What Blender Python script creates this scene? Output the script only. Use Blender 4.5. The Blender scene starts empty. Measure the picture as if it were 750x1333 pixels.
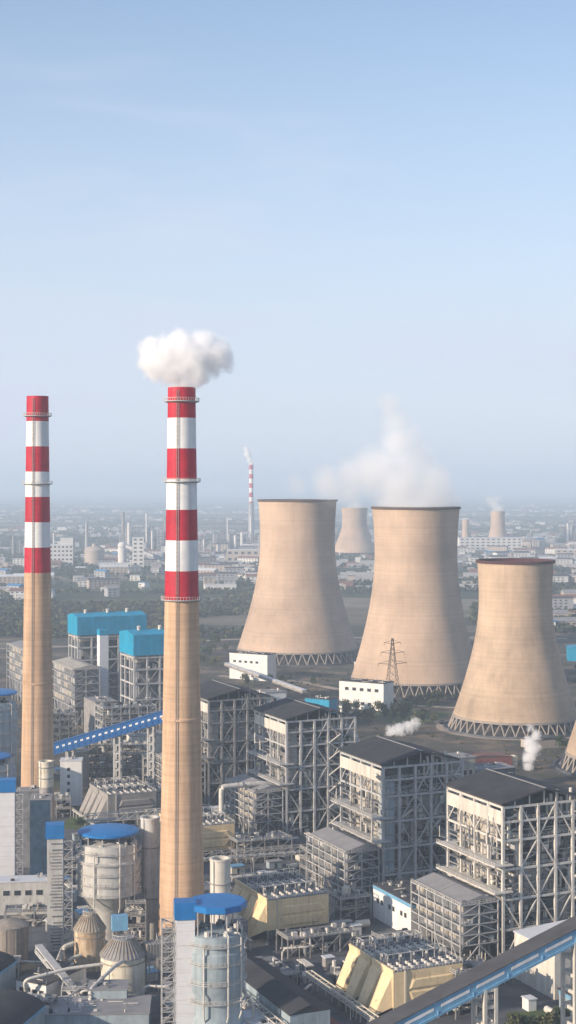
import bpy, math, random
import numpy as np
from mathutils import Vector, Matrix, Quaternion

scene = bpy.context.scene
COL = scene.collection
R = math.radians

# ------------------------------------------------------------------ camera
CAM_H = 166.0
cam_data = bpy.data.cameras.new('camera')
cam_data.sensor_fit = 'HORIZONTAL'
cam_data.sensor_width = 36.0
cam_data.lens = 96.0
cam_data.shift_y = -0.0487
cam_data.clip_start = 5.0
cam_data.clip_end = 90000.0
cam = bpy.data.objects.new('camera', cam_data)
cam.location = (0, 0, CAM_H)
cam.rotation_euler = (R(90), 0, 0)
COL.objects.link(cam)
scene.camera = cam

# ------------------------------------------------------------------ world, sun, exposure
SUN_AZ = 57.0      # degrees left of straight behind the camera
SUN_EL = 19.0
sun_vec = Vector((-math.sin(R(SUN_AZ)) * math.cos(R(SUN_EL)), -math.cos(R(SUN_AZ)) * math.cos(R(SUN_EL)), math.sin(R(SUN_EL))))
world = bpy.data.worlds.new('World')
scene.world = world
world.use_nodes = True
wn, wl = world.node_tree.nodes, world.node_tree.links
bg = wn['Background']
sky = wn.new('ShaderNodeTexSky')
sky.sky_type = 'NISHITA'
sky.sun_disc = False
sky.sun_elevation = R(SUN_EL)
sky.sun_rotation = math.atan2(sun_vec.x, sun_vec.y)
sky.altitude = 100
sky.air_density = 1.0
sky.dust_density = 0.5
sky.ozone_density = 2.5
# thin cirrus streaks, stretched along the horizon all round the sky
wtc = wn.new('ShaderNodeTexCoord')
wmap = wn.new('ShaderNodeMapping')
wmap.inputs['Rotation'].default_value = (0, R(-9), 0)
wmap.inputs['Scale'].default_value = (1.6, 1.6, 9.0)
wno = wn.new('ShaderNodeTexNoise')
wno.inputs['Scale'].default_value = 1.7
wno.inputs['Detail'].default_value = 6
wno.inputs['Roughness'].default_value = 0.55
wno.inputs['Distortion'].default_value = 0.4
wramp = wn.new('ShaderNodeMapRange')
wramp.inputs['From Min'].default_value = 0.47
wramp.inputs['From Max'].default_value = 0.80
wramp.inputs['To Min'].default_value = 0.0
wramp.inputs['To Max'].default_value = 0.40
wmix = wn.new('ShaderNodeMix')
wmix.data_type = 'RGBA'
wl.new(wtc.outputs['Generated'], wmap.inputs['Vector'])
wl.new(wmap.outputs[0], wno.inputs['Vector'])
wl.new(wno.outputs['Fac'], wramp.inputs['Value'])
wsep = wn.new('ShaderNodeSeparateXYZ')
wl.new(wtc.outputs['Generated'], wsep.inputs[0])
wveil = wn.new('ShaderNodeMapRange')
wveil.interpolation_type = 'SMOOTHERSTEP'
wveil.inputs['From Min'].default_value = -0.06
wveil.inputs['From Max'].default_value = 0.42
wveil.inputs['To Min'].default_value = 0.92
wveil.inputs['To Max'].default_value = 0.14
wl.new(wsep.outputs['Z'], wveil.inputs['Value'])
wadd = wn.new('ShaderNodeMath')
wadd.operation = 'ADD'
wadd.use_clamp = True
wl.new(wramp.outputs[0], wadd.inputs[0])
wl.new(wveil.outputs[0], wadd.inputs[1])
wl.new(wadd.outputs[0], wmix.inputs['Factor'])
wl.new(sky.outputs[0], wmix.inputs['A'])
wmix.inputs['B'].default_value = (3.9, 4.25, 5.05, 1)
wl.new(wmix.outputs['Result'], bg.inputs['Color'])
bg.inputs['Strength'].default_value = 0.134

sun_data = bpy.data.lights.new('sun', 'SUN')
sun_data.energy = 5.0
sun_data.angle = R(0.53)
sun_data.color = (1.0, 0.83, 0.65)
sun = bpy.data.objects.new('sun', sun_data)
sun.rotation_euler = (-sun_vec).to_track_quat('-Z', 'Y').to_euler()
COL.objects.link(sun)

scene.view_settings.view_transform = 'Standard'
scene.view_settings.look = 'None'
scene.view_settings.gamma = 1.0
scene.view_settings.exposure = 0.44
scene.view_settings.use_curve_mapping = False
scene.render.engine = 'CYCLES'
scene.cycles.use_denoising = True
scene.cycles.max_bounces = 12
scene.cycles.diffuse_bounces = 2
scene.cycles.glossy_bounces = 2
scene.cycles.transmission_bounces = 2
scene.cycles.volume_bounces = 12
scene.cycles.volume_step_rate = 1.0
scene.cycles.volume_max_steps = 256
scene.cycles.use_adaptive_sampling = True
scene.cycles.adaptive_threshold = 0.02

HAZE_DENSITY = 1.6e-4

# ------------------------------------------------------------------ materials
MATS = {}

def new_mat(name):
    m = bpy.data.materials.new(name)
    m.use_nodes = True
    m.node_tree.nodes.clear()
    return m

def M(name, col, rough=0.75, var=0.16, scale=0.35, streak=0.0, metal=0.0, rust=0.0, lift=0.0, seam=0.0, spec=0.3, bump=0.0, stain=0.0):
    """painted / concrete / metal surface: base colour with blotches, vertical streaks, rust and horizontal pour lines"""
    if name in MATS:
        return MATS[name]
    m = new_mat(name)
    n, l = m.node_tree.nodes, m.node_tree.links
    out = n.new('ShaderNodeOutputMaterial')
    b = n.new('ShaderNodeBsdfPrincipled')
    l.new(b.outputs[0], out.inputs['Surface'])
    b.inputs['Roughness'].default_value = rough
    b.inputs['Metallic'].default_value = metal
    b.inputs['Specular IOR Level'].default_value = spec
    geo = n.new('ShaderNodeNewGeometry')

    def noise(sc, detail=5, mapping=None):
        t = n.new('ShaderNodeTexNoise')
        t.inputs['Scale'].default_value = sc
        t.inputs['Detail'].default_value = detail
        t.inputs['Roughness'].default_value = 0.6
        if mapping:
            mp = n.new('ShaderNodeMapping')
            mp.inputs['Scale'].default_value = mapping
            l.new(geo.outputs['Position'], mp.inputs['Vector'])
            l.new(mp.outputs[0], t.inputs['Vector'])
        else:
            l.new(geo.outputs['Position'], t.inputs['Vector'])
        return t.outputs['Fac']

    def mapr(v, a, bb, c, d):
        r = n.new('ShaderNodeMapRange')
        r.inputs['From Min'].default_value = a
        r.inputs['From Max'].default_value = bb
        r.inputs['To Min'].default_value = c
        r.inputs['To Max'].default_value = d
        l.new(v, r.inputs['Value'])
        return r.outputs[0]

    def mul(v, f):
        x = n.new('ShaderNodeVectorMath')
        x.operation = 'SCALE'
        if isinstance(v, tuple):
            x.inputs[0].default_value = v[:3]
        else:
            l.new(v, x.inputs[0])
        l.new(f, x.inputs['Scale'])
        return x.outputs[0]

    c = mul(tuple(col), mapr(noise(scale), 0.3, 0.7, 1 - var, 1 + var))
    if streak:
        c = mul(c, mapr(noise(1.0, 4, (0.5, 0.5, 0.035)), 0.35, 0.7, 1 + streak * 0.3, 1 - streak))
    if stain:
        c = mul(c, mapr(noise(1.0, 6, (0.14, 0.14, 0.016)), 0.5, 0.8, 1.0, 1 - stain * .6))
        c = mul(c, mapr(noise(1.0, 8, (0.014, 0.014, 0.035)), 0.46, 0.72, 1.03, 1 - stain * .8))
    if lift:
        w = n.new('ShaderNodeTexNoise')
        w.noise_dimensions = '1D'
        sep = n.new('ShaderNodeSeparateXYZ')
        l.new(geo.outputs['Position'], sep.inputs[0])
        l.new(sep.outputs['Z'], w.inputs['W'])
        w.inputs['Scale'].default_value = 0.55
        w.inputs['Detail'].default_value = 3
        c = mul(c, mapr(w.outputs['Fac'], 0.35, 0.65, 1 + lift, 1 - lift))
    if seam:
        sep = n.new('ShaderNodeSeparateXYZ')
        l.new(geo.outputs['Position'], sep.inputs[0])
        a = n.new('ShaderNodeMath'); a.operation = 'MODULO'; a.inputs[1].default_value = seam
        l.new(sep.outputs['Z'], a.inputs[0])
        g = n.new('ShaderNodeMath'); g.operation = 'LESS_THAN'; g.inputs[1].default_value = 0.14
        l.new(a.outputs[0], g.inputs[0])
        c = mul(c, mapr(g.outputs[0], 0, 1, 1.0, 0.84))
    if rust:
        mx = n.new('ShaderNodeMix'); mx.data_type = 'RGBA'
        l.new(mapr(noise(0.9, 6, (1, 1, 0.25)), 0.62 - 0.2 * rust, 0.72, 0, 0.85), mx.inputs['Factor'])
        l.new(c, mx.inputs['A'])
        mx.inputs['B'].default_value = (0.20, 0.095, 0.04, 1)
        c = mx.outputs['Result']
    l.new(c, b.inputs['Base Color'])
    if bump:
        bp = n.new('ShaderNodeBump')
        bp.inputs['Strength'].default_value = bump
        bp.inputs['Distance'].default_value = 0.3
        l.new(noise(1.2, 5), bp.inputs['Height'])
        l.new(bp.outputs[0], b.inputs['Normal'])
    MATS[name] = m
    return m

M('tower_concrete', (0.475, 0.35, 0.255), 0.9, 0.14, 0.03, streak=0.07, lift=0.045, bump=0.15, stain=0.26)
M('tower_concrete_old', (0.45, 0.335, 0.235), 0.9, 0.14, 0.05, streak=0.10, lift=0.05, bump=0.15, stain=0.34)
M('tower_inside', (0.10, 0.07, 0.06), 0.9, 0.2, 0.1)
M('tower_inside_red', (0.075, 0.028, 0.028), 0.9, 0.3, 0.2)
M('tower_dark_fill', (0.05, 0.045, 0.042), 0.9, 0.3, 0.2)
M('strut_concrete', (0.29, 0.255, 0.22), 0.9, 0.15, 0.5)
M('chimney_concrete', (0.52, 0.35, 0.225), 0.88, 0.10, 0.10, streak=0.22, lift=0.05, seam=2.6, stain=0.22)
M('paint_red', (0.43, 0.010, 0.030), 0.6, 0.16, 0.25, streak=0.2, stain=0.2)
M('paint_white', (0.74, 0.73, 0.71), 0.6, 0.07, 0.3, streak=0.16, stain=0.18)
M('steel_grey', (0.42, 0.415, 0.405), 0.6, 0.18, 0.5, rust=0.15)
M('steel_light', (0.56, 0.53, 0.48), 0.6, 0.16, 0.5, rust=0.15)
M('steel_mid', (0.25, 0.245, 0.24), 0.65, 0.2, 0.5, rust=0.25)
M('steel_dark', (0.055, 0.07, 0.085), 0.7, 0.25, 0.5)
M('machine_dark', (0.026, 0.031, 0.040), 0.7, 0.4, 0.4)  # bluish near-black also paints the deep shade inside the frames
M('machine_grey', (0.165, 0.17, 0.18), 0.6, 0.4, 0.3)
M('cladding_beige', (0.42, 0.38, 0.32), 0.7, 0.16, 0.25, streak=0.25, seam=3.2)
M('cladding_grey', (0.28, 0.265, 0.25), 0.7, 0.2, 0.25, streak=0.25, seam=2.4)
M('fascia_white', (0.58, 0.54, 0.47), 0.7, 0.10, 0.3, streak=0.25)
M('roof_charcoal', (0.048, 0.049, 0.054), 0.9, 0.25, 0.12, streak=0.05, spec=0.1)
M('roof_grey', (0.24, 0.235, 0.24), 0.85, 0.15, 0.2)
M('roof_brown', (0.068, 0.067, 0.071), 0.9, 0.25, 0.15)
M('esp_yellow', (0.76, 0.58, 0.34), 0.7, 0.08, 0.3, streak=0.16, rust=0.08, stain=0.10)
M('esp_tan', (0.30, 0.28, 0.26), 0.7, 0.12, 0.25, streak=0.2)
M('blue_paint', (0.012, 0.155, 0.42), 0.45, 0.10, 0.3, streak=0.08)
M('blue_teal', (0.004, 0.27, 0.45), 0.55, 0.14, 0.12, streak=0.22, seam=2.3)
M('blue_gallery', (0.16, 0.35, 0.52), 0.5, 0.12, 0.3, streak=0.15)
M('blue_deep', (0.004, 0.085, 0.27), 0.5, 0.10, 0.2)
M('white_wall', (0.70, 0.69, 0.66), 0.75, 0.07, 0.2, streak=0.10)
M('elevator_white', (0.66, 0.66, 0.67), 0.6, 0.05, 0.25, seam=3.4)
M('absorber_shell', (0.50, 0.49, 0.46), 0.55, 0.12, 0.3, streak=0.22, rust=0.1)
M('absorber_blue', (0.31, 0.37, 0.40), 0.5, 0.12, 0.3, streak=0.25)
M('silo_cream', (0.62, 0.57, 0.46), 0.65, 0.08, 0.3, streak=0.2, rust=0.3)
M('silo_rusty', (0.56, 0.44, 0.30), 0.75, 0.15, 0.3, streak=0.4, rust=0.9)
M('silo_roof', (0.34, 0.29, 0.23), 0.8, 0.15, 0.4, streak=0.2, rust=0.4)
M('tank_brown', (0.30, 0.26, 0.22), 0.75, 0.15, 0.4, streak=0.35)
M('window_dark', (0.03, 0.036, 0.045), 0.25, 0.3, 0.5, spec=0.5)
M('window_glass_blue', (0.03, 0.06, 0.10), 0.2, 0.4, 0.4, spec=0.5)
M('asphalt', (0.055, 0.055, 0.058), 0.9, 0.25, 0.1)
M('concrete_pave', (0.085, 0.09, 0.10), 0.9, 0.45, 0.10)  # darkened and blued so the yard carries its shade in the colour
M('dirt_road', (0.34, 0.28, 0.22), 0.95, 0.2, 0.05)
M('brick_red', (0.26, 0.085, 0.07), 0.9, 0.25, 0.3)
M('house_white', (0.62, 0.60, 0.57), 0.8, 0.06, 0.05)
M('house_tan', (0.40, 0.34, 0.29), 0.8, 0.08, 0.05)
M('house_grey', (0.33, 0.33, 0.34), 0.8, 0.1, 0.05)
M('roof_white', (0.55, 0.56, 0.58), 0.8, 0.1, 0.05)
M('roof_redtile', (0.19, 0.10, 0.08), 0.85, 0.1, 0.05)
M('roof_bluetin', (0.06, 0.20, 0.38), 0.6, 0.1, 0.05)
M('bark', (0.09, 0.07, 0.05), 0.95, 0.3, 1.0)
M('leaf_dark', (0.045, 0.068, 0.030), 0.8, 0.45, 0.25, spec=0.15)
M('leaf_olive', (0.085, 0.088, 0.038), 0.8, 0.4, 0.25, spec=0.15)
M('wood_far', (0.048, 0.062, 0.040), 0.9, 0.4, 0.02, spec=0.1)
M('grass_green', (0.07, 0.10, 0.035), 0.95, 0.35, 0.15)
M('pond_water', (0.03, 0.045, 0.05), 0.12, 0.2, 0.01, spec=0.5)

def ground_material():
    m = new_mat('ground_earth')
    n, l = m.node_tree.nodes, m.node_tree.links
    out = n.new('ShaderNodeOutputMaterial')
    b = n.new('ShaderNodeBsdfPrincipled')
    b.inputs['Roughness'].default_value = 0.95
    b.inputs['Specular IOR Level'].default_value = 0.1
    l.new(b.outputs[0], out.inputs['Surface'])
    geo = n.new('ShaderNodeNewGeometry')
    # farm fields: skewed voronoi cells of muted green and brown
    mp = n.new('ShaderNodeMapping')
    mp.inputs['Rotation'].default_value = (0, 0, R(24))
    mp.inputs['Scale'].default_value = (0.0016, 0.0042, 0.0)
    l.new(geo.outputs['Position'], mp.inputs['Vector'])
    vo = n.new('ShaderNodeTexVoronoi')
    vo.distance = 'CHEBYCHEV'
    vo.inputs['Scale'].default_value = 1.0
    vo.inputs['Randomness'].default_value = 0.8
    l.new(mp.outputs[0], vo.inputs['Vector'])
    sep = n.new('ShaderNodeSeparateColor')
    l.new(vo.outputs['Color'], sep.inputs[0])
    rp = n.new('ShaderNodeValToRGB')
    rp.color_ramp.interpolation = 'CONSTANT'
    stops = [(0.0, (0.050, 0.062, 0.034)), (0.22, (0.090, 0.082, 0.055)), (0.40, (0.060, 0.080, 0.038)),
             (0.58, (0.15, 0.125, 0.09)), (0.70, (0.075, 0.085, 0.05)), (0.86, (0.20, 0.175, 0.13))]
    els = rp.color_ramp.elements
    while len(els) < len(stops):
        els.new(0.5)
    for e, (p, c) in zip(els, stops):
        e.position = p
        e.color = (*c, 1)
    l.new(sep.outputs['Red'], rp.inputs['Fac'])
    # worn earth, gravel and weeds of the plant site
    n1 = n.new('ShaderNodeTexNoise'); n1.inputs['Scale'].default_value = 0.035; n1.inputs['Detail'].default_value = 8; n1.inputs['Roughness'].default_value = 0.65
    l.new(geo.outputs['Position'], n1.inputs['Vector'])
    rs = n.new('ShaderNodeValToRGB')
    els = rs.color_ramp.elements
    els[0].position = 0.32; els[0].color = (0.045, 0.055, 0.03, 1)
    els[1].position = 0.72; els[1].color = (0.27, 0.21, 0.15, 1)
    e = els.new(0.5); e.color = (0.085, 0.078, 0.068, 1)
    e = els.new(0.6); e.color = (0.175, 0.135, 0.095, 1)
    l.new(n1.outputs['Fac'], rs.inputs['Fac'])
    n2 = n.new('ShaderNodeTexNoise'); n2.inputs['Scale'].default_value = 0.004; n2.inputs['Detail'].default_value = 6
    l.new(geo.outputs['Position'], n2.inputs['Vector'])
    ln = n.new('ShaderNodeVectorMath'); ln.operation = 'DISTANCE'
    ln.inputs[1].default_value = (60, 900, 0)
    l.new(geo.outputs['Position'], ln.inputs[0])
    ad = n.new('ShaderNodeMath'); ad.operation = 'MULTIPLY_ADD'; ad.inputs[1].default_value = 700.0
    l.new(n2.outputs['Fac'], ad.inputs[0]); l.new(ln.outputs['Value'], ad.inputs[2])
    mr = n.new('ShaderNodeMapRange'); mr.inputs['From Min'].default_value = 1050; mr.inputs['From Max'].default_value = 1350
    l.new(ad.outputs[0], mr.inputs['Value'])
    mx = n.new('ShaderNodeMix'); mx.data_type = 'RGBA'
    l.new(mr.outputs[0], mx.inputs['Factor']); l.new(rs.outputs[0], mx.inputs['A']); l.new(rp.outputs[0], mx.inputs['B'])
    n3 = n.new('ShaderNodeTexNoise'); n3.inputs['Scale'].default_value = 0.012; n3.inputs['Detail'].default_value = 9; n3.inputs['Roughness'].default_value = 0.7
    l.new(geo.outputs['Position'], n3.inputs['Vector'])
    m3 = n.new('ShaderNodeMapRange'); m3.inputs['From Min'].default_value = 0.3; m3.inputs['From Max'].default_value = 0.7; m3.inputs['To Min'].default_value = 0.6; m3.inputs['To Max'].default_value = 1.4
    l.new(n3.outputs['Fac'], m3.inputs['Value'])
    sc = n.new('ShaderNodeVectorMath'); sc.operation = 'SCALE'
    l.new(mx.outputs['Result'], sc.inputs[0]); l.new(m3.outputs[0], sc.inputs['Scale'])
    l.new(sc.outputs[0], b.inputs['Base Color'])
    MATS['ground_earth'] = m

ground_material()

# ------------------------------------------------------------------ mesh helpers
class MB:
    def __init__(self):
        self.v, self.f, self.m = [], [], []

    def face_add(self, vs, fs, mi=0):
        o = len(self.v)
        self.v += [tuple(p) for p in vs]
        self.f += [tuple(o + i for i in f) for f in fs]
        self.m += [mi] * len(fs)
        return self

    def bx(self, x0, x1, y0, y1, z0, z1, mi=0):
        vs = [(x0, y0, z0), (x1, y0, z0), (x1, y1, z0), (x0, y1, z0), (x0, y0, z1), (x1, y0, z1), (x1, y1, z1), (x0, y1, z1)]
        return self.face_add(vs, [(3, 2, 1, 0), (4, 5, 6, 7), (0, 1, 5, 4), (1, 2, 6, 5), (2, 3, 7, 6), (3, 0, 4, 7)], mi)

    def hexa(self, bot, top, mi=0):
        return self.face_add(list(bot) + list(top), [(3, 2, 1, 0), (4, 5, 6, 7), (0, 1, 5, 4), (1, 2, 6, 5), (2, 3, 7, 6), (3, 0, 4, 7)], mi)

    def bar(self, p, q, w, h=None, mi=0):
        h = h or w
        p, q = Vector(p), Vector(q)
        d = (q - p).normalized()
        up = Vector((0, 0, 1)) if abs(d.z) < 0.95 else Vector((0, 1, 0))
        s = d.cross(up).normalized() * w / 2
        t = s.cross(d).normalized() * h / 2
        vs = [p - s - t, p + s - t, p + s + t, p - s + t, q - s - t, q + s - t, q + s + t, q - s + t]
        return self.face_add(vs, [(3, 2, 1, 0), (4, 5, 6, 7), (0, 1, 5, 4), (1, 2, 6, 5), (2, 3, 7, 6), (3, 0, 4, 7)], mi)

    def lathe(self, prof, n=24, cx=0, cy=0, cap0=False, cap1=False, mi=0):
        o = len(self.v)
        for r, z in prof:
            for k in range(n):
                a = 2 * math.pi * k / n
                self.v.append((cx + r * math.cos(a), cy + r * math.sin(a), z))
        fs = []
        for i in range(len(prof) - 1):
            for k in range(n):
                k2 = (k + 1) % n
                fs.append((o + i * n + k, o + i * n + k2, o + (i + 1) * n + k2, o + (i + 1) * n + k))
        if cap0:
            fs.append(tuple(o + k for k in reversed(range(n))))
        if cap1:
            fs.append(tuple(o + (len(prof) - 1) * n + k for k in range(n)))
        self.f += fs
        self.m += [mi] * len(fs)
        return self

    def cyl(self, x, y, z0, z1, r0, r1=None, n=16, mi=0):
        return self.lathe([(r0, z0), (r0 if r1 is None else r1, z1)], n, x, y, True, True, mi)

    def tube(self, pts, r, n=8, mi=0):
        pts = [Vector(p) for p in pts]
        o = len(self.v)
        for i, p in enumerate(pts):
            d = (pts[min(i + 1, len(pts) - 1)] - pts[max(i - 1, 0)]).normalized()
            up = Vector((0, 0, 1)) if abs(d.z) < 0.9 else Vector((0, 1, 0))
            s = d.cross(up).normalized()
            t = s.cross(d).normalized()
            for k in range(n):
                a = 2 * math.pi * k / n
                self.v.append(tuple(p + s * r * math.cos(a) + t * r * math.sin(a)))
        fs = []
        for i in range(len(pts) - 1):
            for k in range(n):
                k2 = (k + 1) % n
                fs.append((o + i * n + k, o + i * n + k2, o + (i + 1) * n + k2, o + (i + 1) * n + k))
        fs.append(tuple(o + k for k in reversed(range(n))))
        fs.append(tuple(o + (len(pts) - 1) * n + k for k in range(n)))
        self.f += fs
        self.m += [mi] * len(fs)
        return self

    def mesh(self, name, mats, smooth=False):
        me = bpy.data.meshes.new(name)
        me.from_pydata(self.v, [], self.f)
        for mm in ([mats] if isinstance(mats, str) else mats):
            me.materials.append(MATS[mm])
        me.polygons.foreach_set('material_index', self.m)
        if smooth:
            me.polygons.foreach_set('use_smooth', [len(f) <= 4 for f in self.f])
            me.set_sharp_from_angle(angle=R(42))
        me.update()
        return me

    def build(self, name, mats, parent=None, smooth=False, loc=(0, 0, 0), rz=0.0):
        return link(name, self.mesh(name, mats, smooth), parent, loc, rz)

def link(name, me, parent=None, loc=(0, 0, 0), rz=0.0):
    o = bpy.data.objects.new(name, me)
    o.location = loc
    if rz:
        o.rotation_euler = (0, 0, rz)
    if parent is not None:
        o.parent = parent
    COL.objects.link(o)
    return o

def tag(o, label, cat, group=None):
    o['label'] = label
    o['category'] = cat
    if group:
        o['group'] = group
    return o

def thing(name, label, cat, loc=(0, 0, 0), rz=0.0, group=None):
    return tag(link(name, None, None, loc, rz), label, cat, group)

def structure(o):
    o['kind'] = 'structure'
    return o

def stuff(o):
    o['kind'] = 'stuff'
    return o

UNIT = {}
def ubox(mat):
    if mat not in UNIT:
        UNIT[mat] = MB().bx(-.5, .5, -.5, .5, -.5, .5).mesh('bar_' + mat, mat)
    return UNIT[mat]

def bar(name, mat, parent, p, q, w, h=None):
    """one steel member as a part of its own (shares the unit mesh)"""
    h = h or w
    p, q = Vector(p), Vector(q)
    d = q - p
    ln = d.length
    d.normalize()
    up = Vector((0, 0, 1)) if abs(d.z) < 0.95 else Vector((0, 1, 0))
    s = d.cross(up).normalized()
    t = s.cross(d).normalized()
    o = link(name, ubox(mat), parent)
    mw = Matrix((s, d, t)).transposed().to_4x4()
    o.matrix_local = Matrix.Translation((p + q) / 2) @ mw @ Matrix.Diagonal((w, ln, h, 1))
    return o

def block(name, mat, parent, x0, x1, y0, y1, z0, z1):
    o = link(name, ubox(mat), parent)
    o.location = ((x0 + x1) / 2, (y0 + y1) / 2, (z0 + z1) / 2)
    o.scale = (abs(x1 - x0), abs(y1 - y0), abs(z1 - z0))
    return o

CACHE = {}
def cached(key, fn):
    if key not in CACHE:
        CACHE[key] = fn()
    return CACHE[key]

ROT = R(23.95)                       # the plant's grid: x' runs right and away, y' left and away
VX = Vector((math.cos(ROT), math.sin(ROT), 0))
UY = Vector((-math.sin(ROT), math.cos(ROT), 0))
def rel(c, a, b, z=0.0):
    p = Vector((c[0], c[1], 0)) + VX * a + UY * b
    return (p.x, p.y, z)

# ------------------------------------------------------------------ ground and roads
g = MB()
g.face_add([(-24000, -300, 0), (24000, -300, 0), (24000, 36000, 0), (-24000, 36000, 0)], [(0, 1, 2, 3)])
structure(g.build('ground', 'ground_earth'))

def strip(name, mat, pts, w, z):
    b = MB()
    pts = [Vector((x, y, 0)) for x, y in pts]
    vs = []
    for i, p in enumerate(pts):
        d = (pts[min(i + 1, len(pts) - 1)] - pts[max(i - 1, 0)]).normalized()
        s = Vector((-d.y, d.x, 0)) * w / 2
        vs += [(p.x - s.x, p.y - s.y, z), (p.x + s.x, p.y + s.y, z)]
    b.face_add(vs, [(2 * i, 2 * i + 2, 2 * i + 3, 2 * i + 1) for i in range(len(pts) - 1)])
    return structure(b.build(name, mat))

# paved yard under the units
yard = MB()
yc = [rel((75, 533), a, b, 0.02) for a, b in ((-150, -130), (80, -130), (80, 300), (-150, 300))]
yard.face_add(yc, [(0, 1, 2, 3)])
structure(yard.build('yard_pavement', 'concrete_pave'))
strip('plant_road', 'asphalt', [rel((75, 533), 62, b)[:2] for b in (-130, 0, 120, 260, 330)], 11, 0.05)
strip('plant_road', 'asphalt', [rel((75, 533), a, 62)[:2] for a in (-150, -60, 0, 60)], 8, 0.055)
strip('service_road', 'dirt_road', [(-10, 1150), (40, 1120), (95, 1085), (125, 1040), (170, 985), (240, 960)], 9, 0.03)
strip('service_road', 'dirt_road', [(-60, 1330), (10, 1290), (60, 1210), (95, 1150), (150, 1130), (230, 1140)], 8, 0.034)
strip('field_road', 'dirt_road', [(-420, 1500), (-140, 1600), (-60, 1640), (80, 1660), (300, 1650)], 10, 0.03)
strip('field_road', 'dirt_road', [(-900, 2300), (-300, 2420), (100, 2380), (700, 2500), (1500, 2480)], 14, 0.03)
strip('highway', 'concrete_pave', [(-2500, 4200), (-700, 3900), (400, 3950), (2600, 4300)], 26, 0.05)
strip('canal', 'pond_water', [(-3000, 6500), (-800, 6900), (500, 6700), (3000, 7300)], 90, 0.05)
ring = MB(); ring.lathe([(46, 0.03), (53, 0.03)], 64, 154, 1047)
structure(ring.build('ring_road', 'dirt_road'))
ring = MB(); ring.lathe([(45, 0.03), (52, 0.03)], 64, 205, 897)
structure(ring.build('ring_road', 'concrete_pave'))
for name, pts in (('grass_plot', [(-112, 742), (-96, 735), (-88, 760), (-106, 775)]),
                  ('grass_plot', [(-90, 700), (-76, 690), (-70, 712), (-86, 722)]),
                  ('grass_plot', [(70, 470), (110, 478), (106, 490), (68, 482)]),
                  ('grass_plot', [(45, 1090), (95, 1060), (120, 1110), (70, 1150)])):
    b = MB(); b.face_add([(x, y, 0.06) for x, y in pts], [(0, 1, 2, 3)])
    structure(b.build(name, 'grass_green'))

# ------------------------------------------------------------------ cooling towers
def tower_profile(h, z0, rb, rt, rtop, zt, n=26):
    bl = (zt - z0) / math.sqrt((rb / rt) ** 2 - 1)
    bu = (h - zt) / math.sqrt((rtop / rt) ** 2 - 1)
    out = []
    for i in range(n + 1):
        z = z0 + (h - z0) * i / n
        bb = bl if z < zt else bu
        out.append((rt * math.sqrt(1 + ((z - zt) / bb) ** 2), z))
    return out

def cooling_tower(loc, h, z0, rb, rt, rtop, zt, label, mat='tower_concrete', inside='tower_inside', npairs=44, phase=0.0):
    t = thing('cooling_tower', label, 'cooling tower', loc, 0, 'hyperbolic cooling towers')
    prof = tower_profile(h, z0, rb, rt, rtop, zt)
    b = MB(); b.lathe(prof, 96)
    sh = b.build('shell', mat, t, True)
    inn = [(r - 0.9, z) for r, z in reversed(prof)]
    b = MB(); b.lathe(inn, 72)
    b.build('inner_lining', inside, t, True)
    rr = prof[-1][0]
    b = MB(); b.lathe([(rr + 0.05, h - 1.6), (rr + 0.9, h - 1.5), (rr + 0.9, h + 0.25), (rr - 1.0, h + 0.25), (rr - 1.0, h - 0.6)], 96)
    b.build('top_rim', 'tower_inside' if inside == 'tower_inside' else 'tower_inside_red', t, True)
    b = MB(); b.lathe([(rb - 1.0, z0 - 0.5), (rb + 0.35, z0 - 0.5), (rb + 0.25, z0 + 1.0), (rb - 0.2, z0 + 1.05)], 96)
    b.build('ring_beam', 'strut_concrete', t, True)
    rg = rb + (prof[0][0] - prof[1][0]) / (prof[1][1] - prof[0][1]) * z0
    for k in range(npairs):
        a0 = 2 * math.pi * (k + phase) / npairs
        half = math.pi / npairs * 0.92
        for s in (-1, 1):
            p = (rg * math.cos(a0), rg * math.sin(a0), 0.4)
            q = ((rb - 0.4) * math.cos(a0 + s * half), (rb - 0.4) * math.sin(a0 + s * half), z0 - 0.4)
            bar('strut', 'strut_concrete', t, p, q, 0.75)
    b = MB(); b.lathe([(rg + 3.4, 0.0), (rg + 3.4, 1.3), (rg + 2.9, 1.3), (rg + 2.9, 0.5), (0.01, 0.5)], 72)
    b.build('basin', 'concrete_pave', t)
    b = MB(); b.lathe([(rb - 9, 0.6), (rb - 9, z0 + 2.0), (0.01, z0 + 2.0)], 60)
    b.build('dark_fill_drum', 'tower_dark_fill', t)  # dark drum stands in for the unlit inside behind the struts
    return t

cooling_tower((9, 1460, 0), 151, 10.5, 57, 35.5, 37.3, 112, 'tan cooling tower without steam, leftmost and farthest of the big three')
cooling_tower((103, 1237, 0), 147.5, 10.5, 52, 33.2, 35.2, 110, 'steaming tan cooling tower in the middle, behind the lattice pylon', phase=0.3)
cooling_tower((155, 1047, 0), 114, 8.5, 42.5, 24.8, 25.9, 88, 'lower cooling tower at right with dark red rim', 'tower_concrete_old', 'tower_inside_red', 40, 0.1)
cooling_tower((205, 897, 0), 114, 8.5, 42.5, 24.8, 25.9, 88, 'cooling tower cut off by the right edge, only its foot showing', 'tower_concrete_old', 'tower_inside_red', 40, 0.45)

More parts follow.
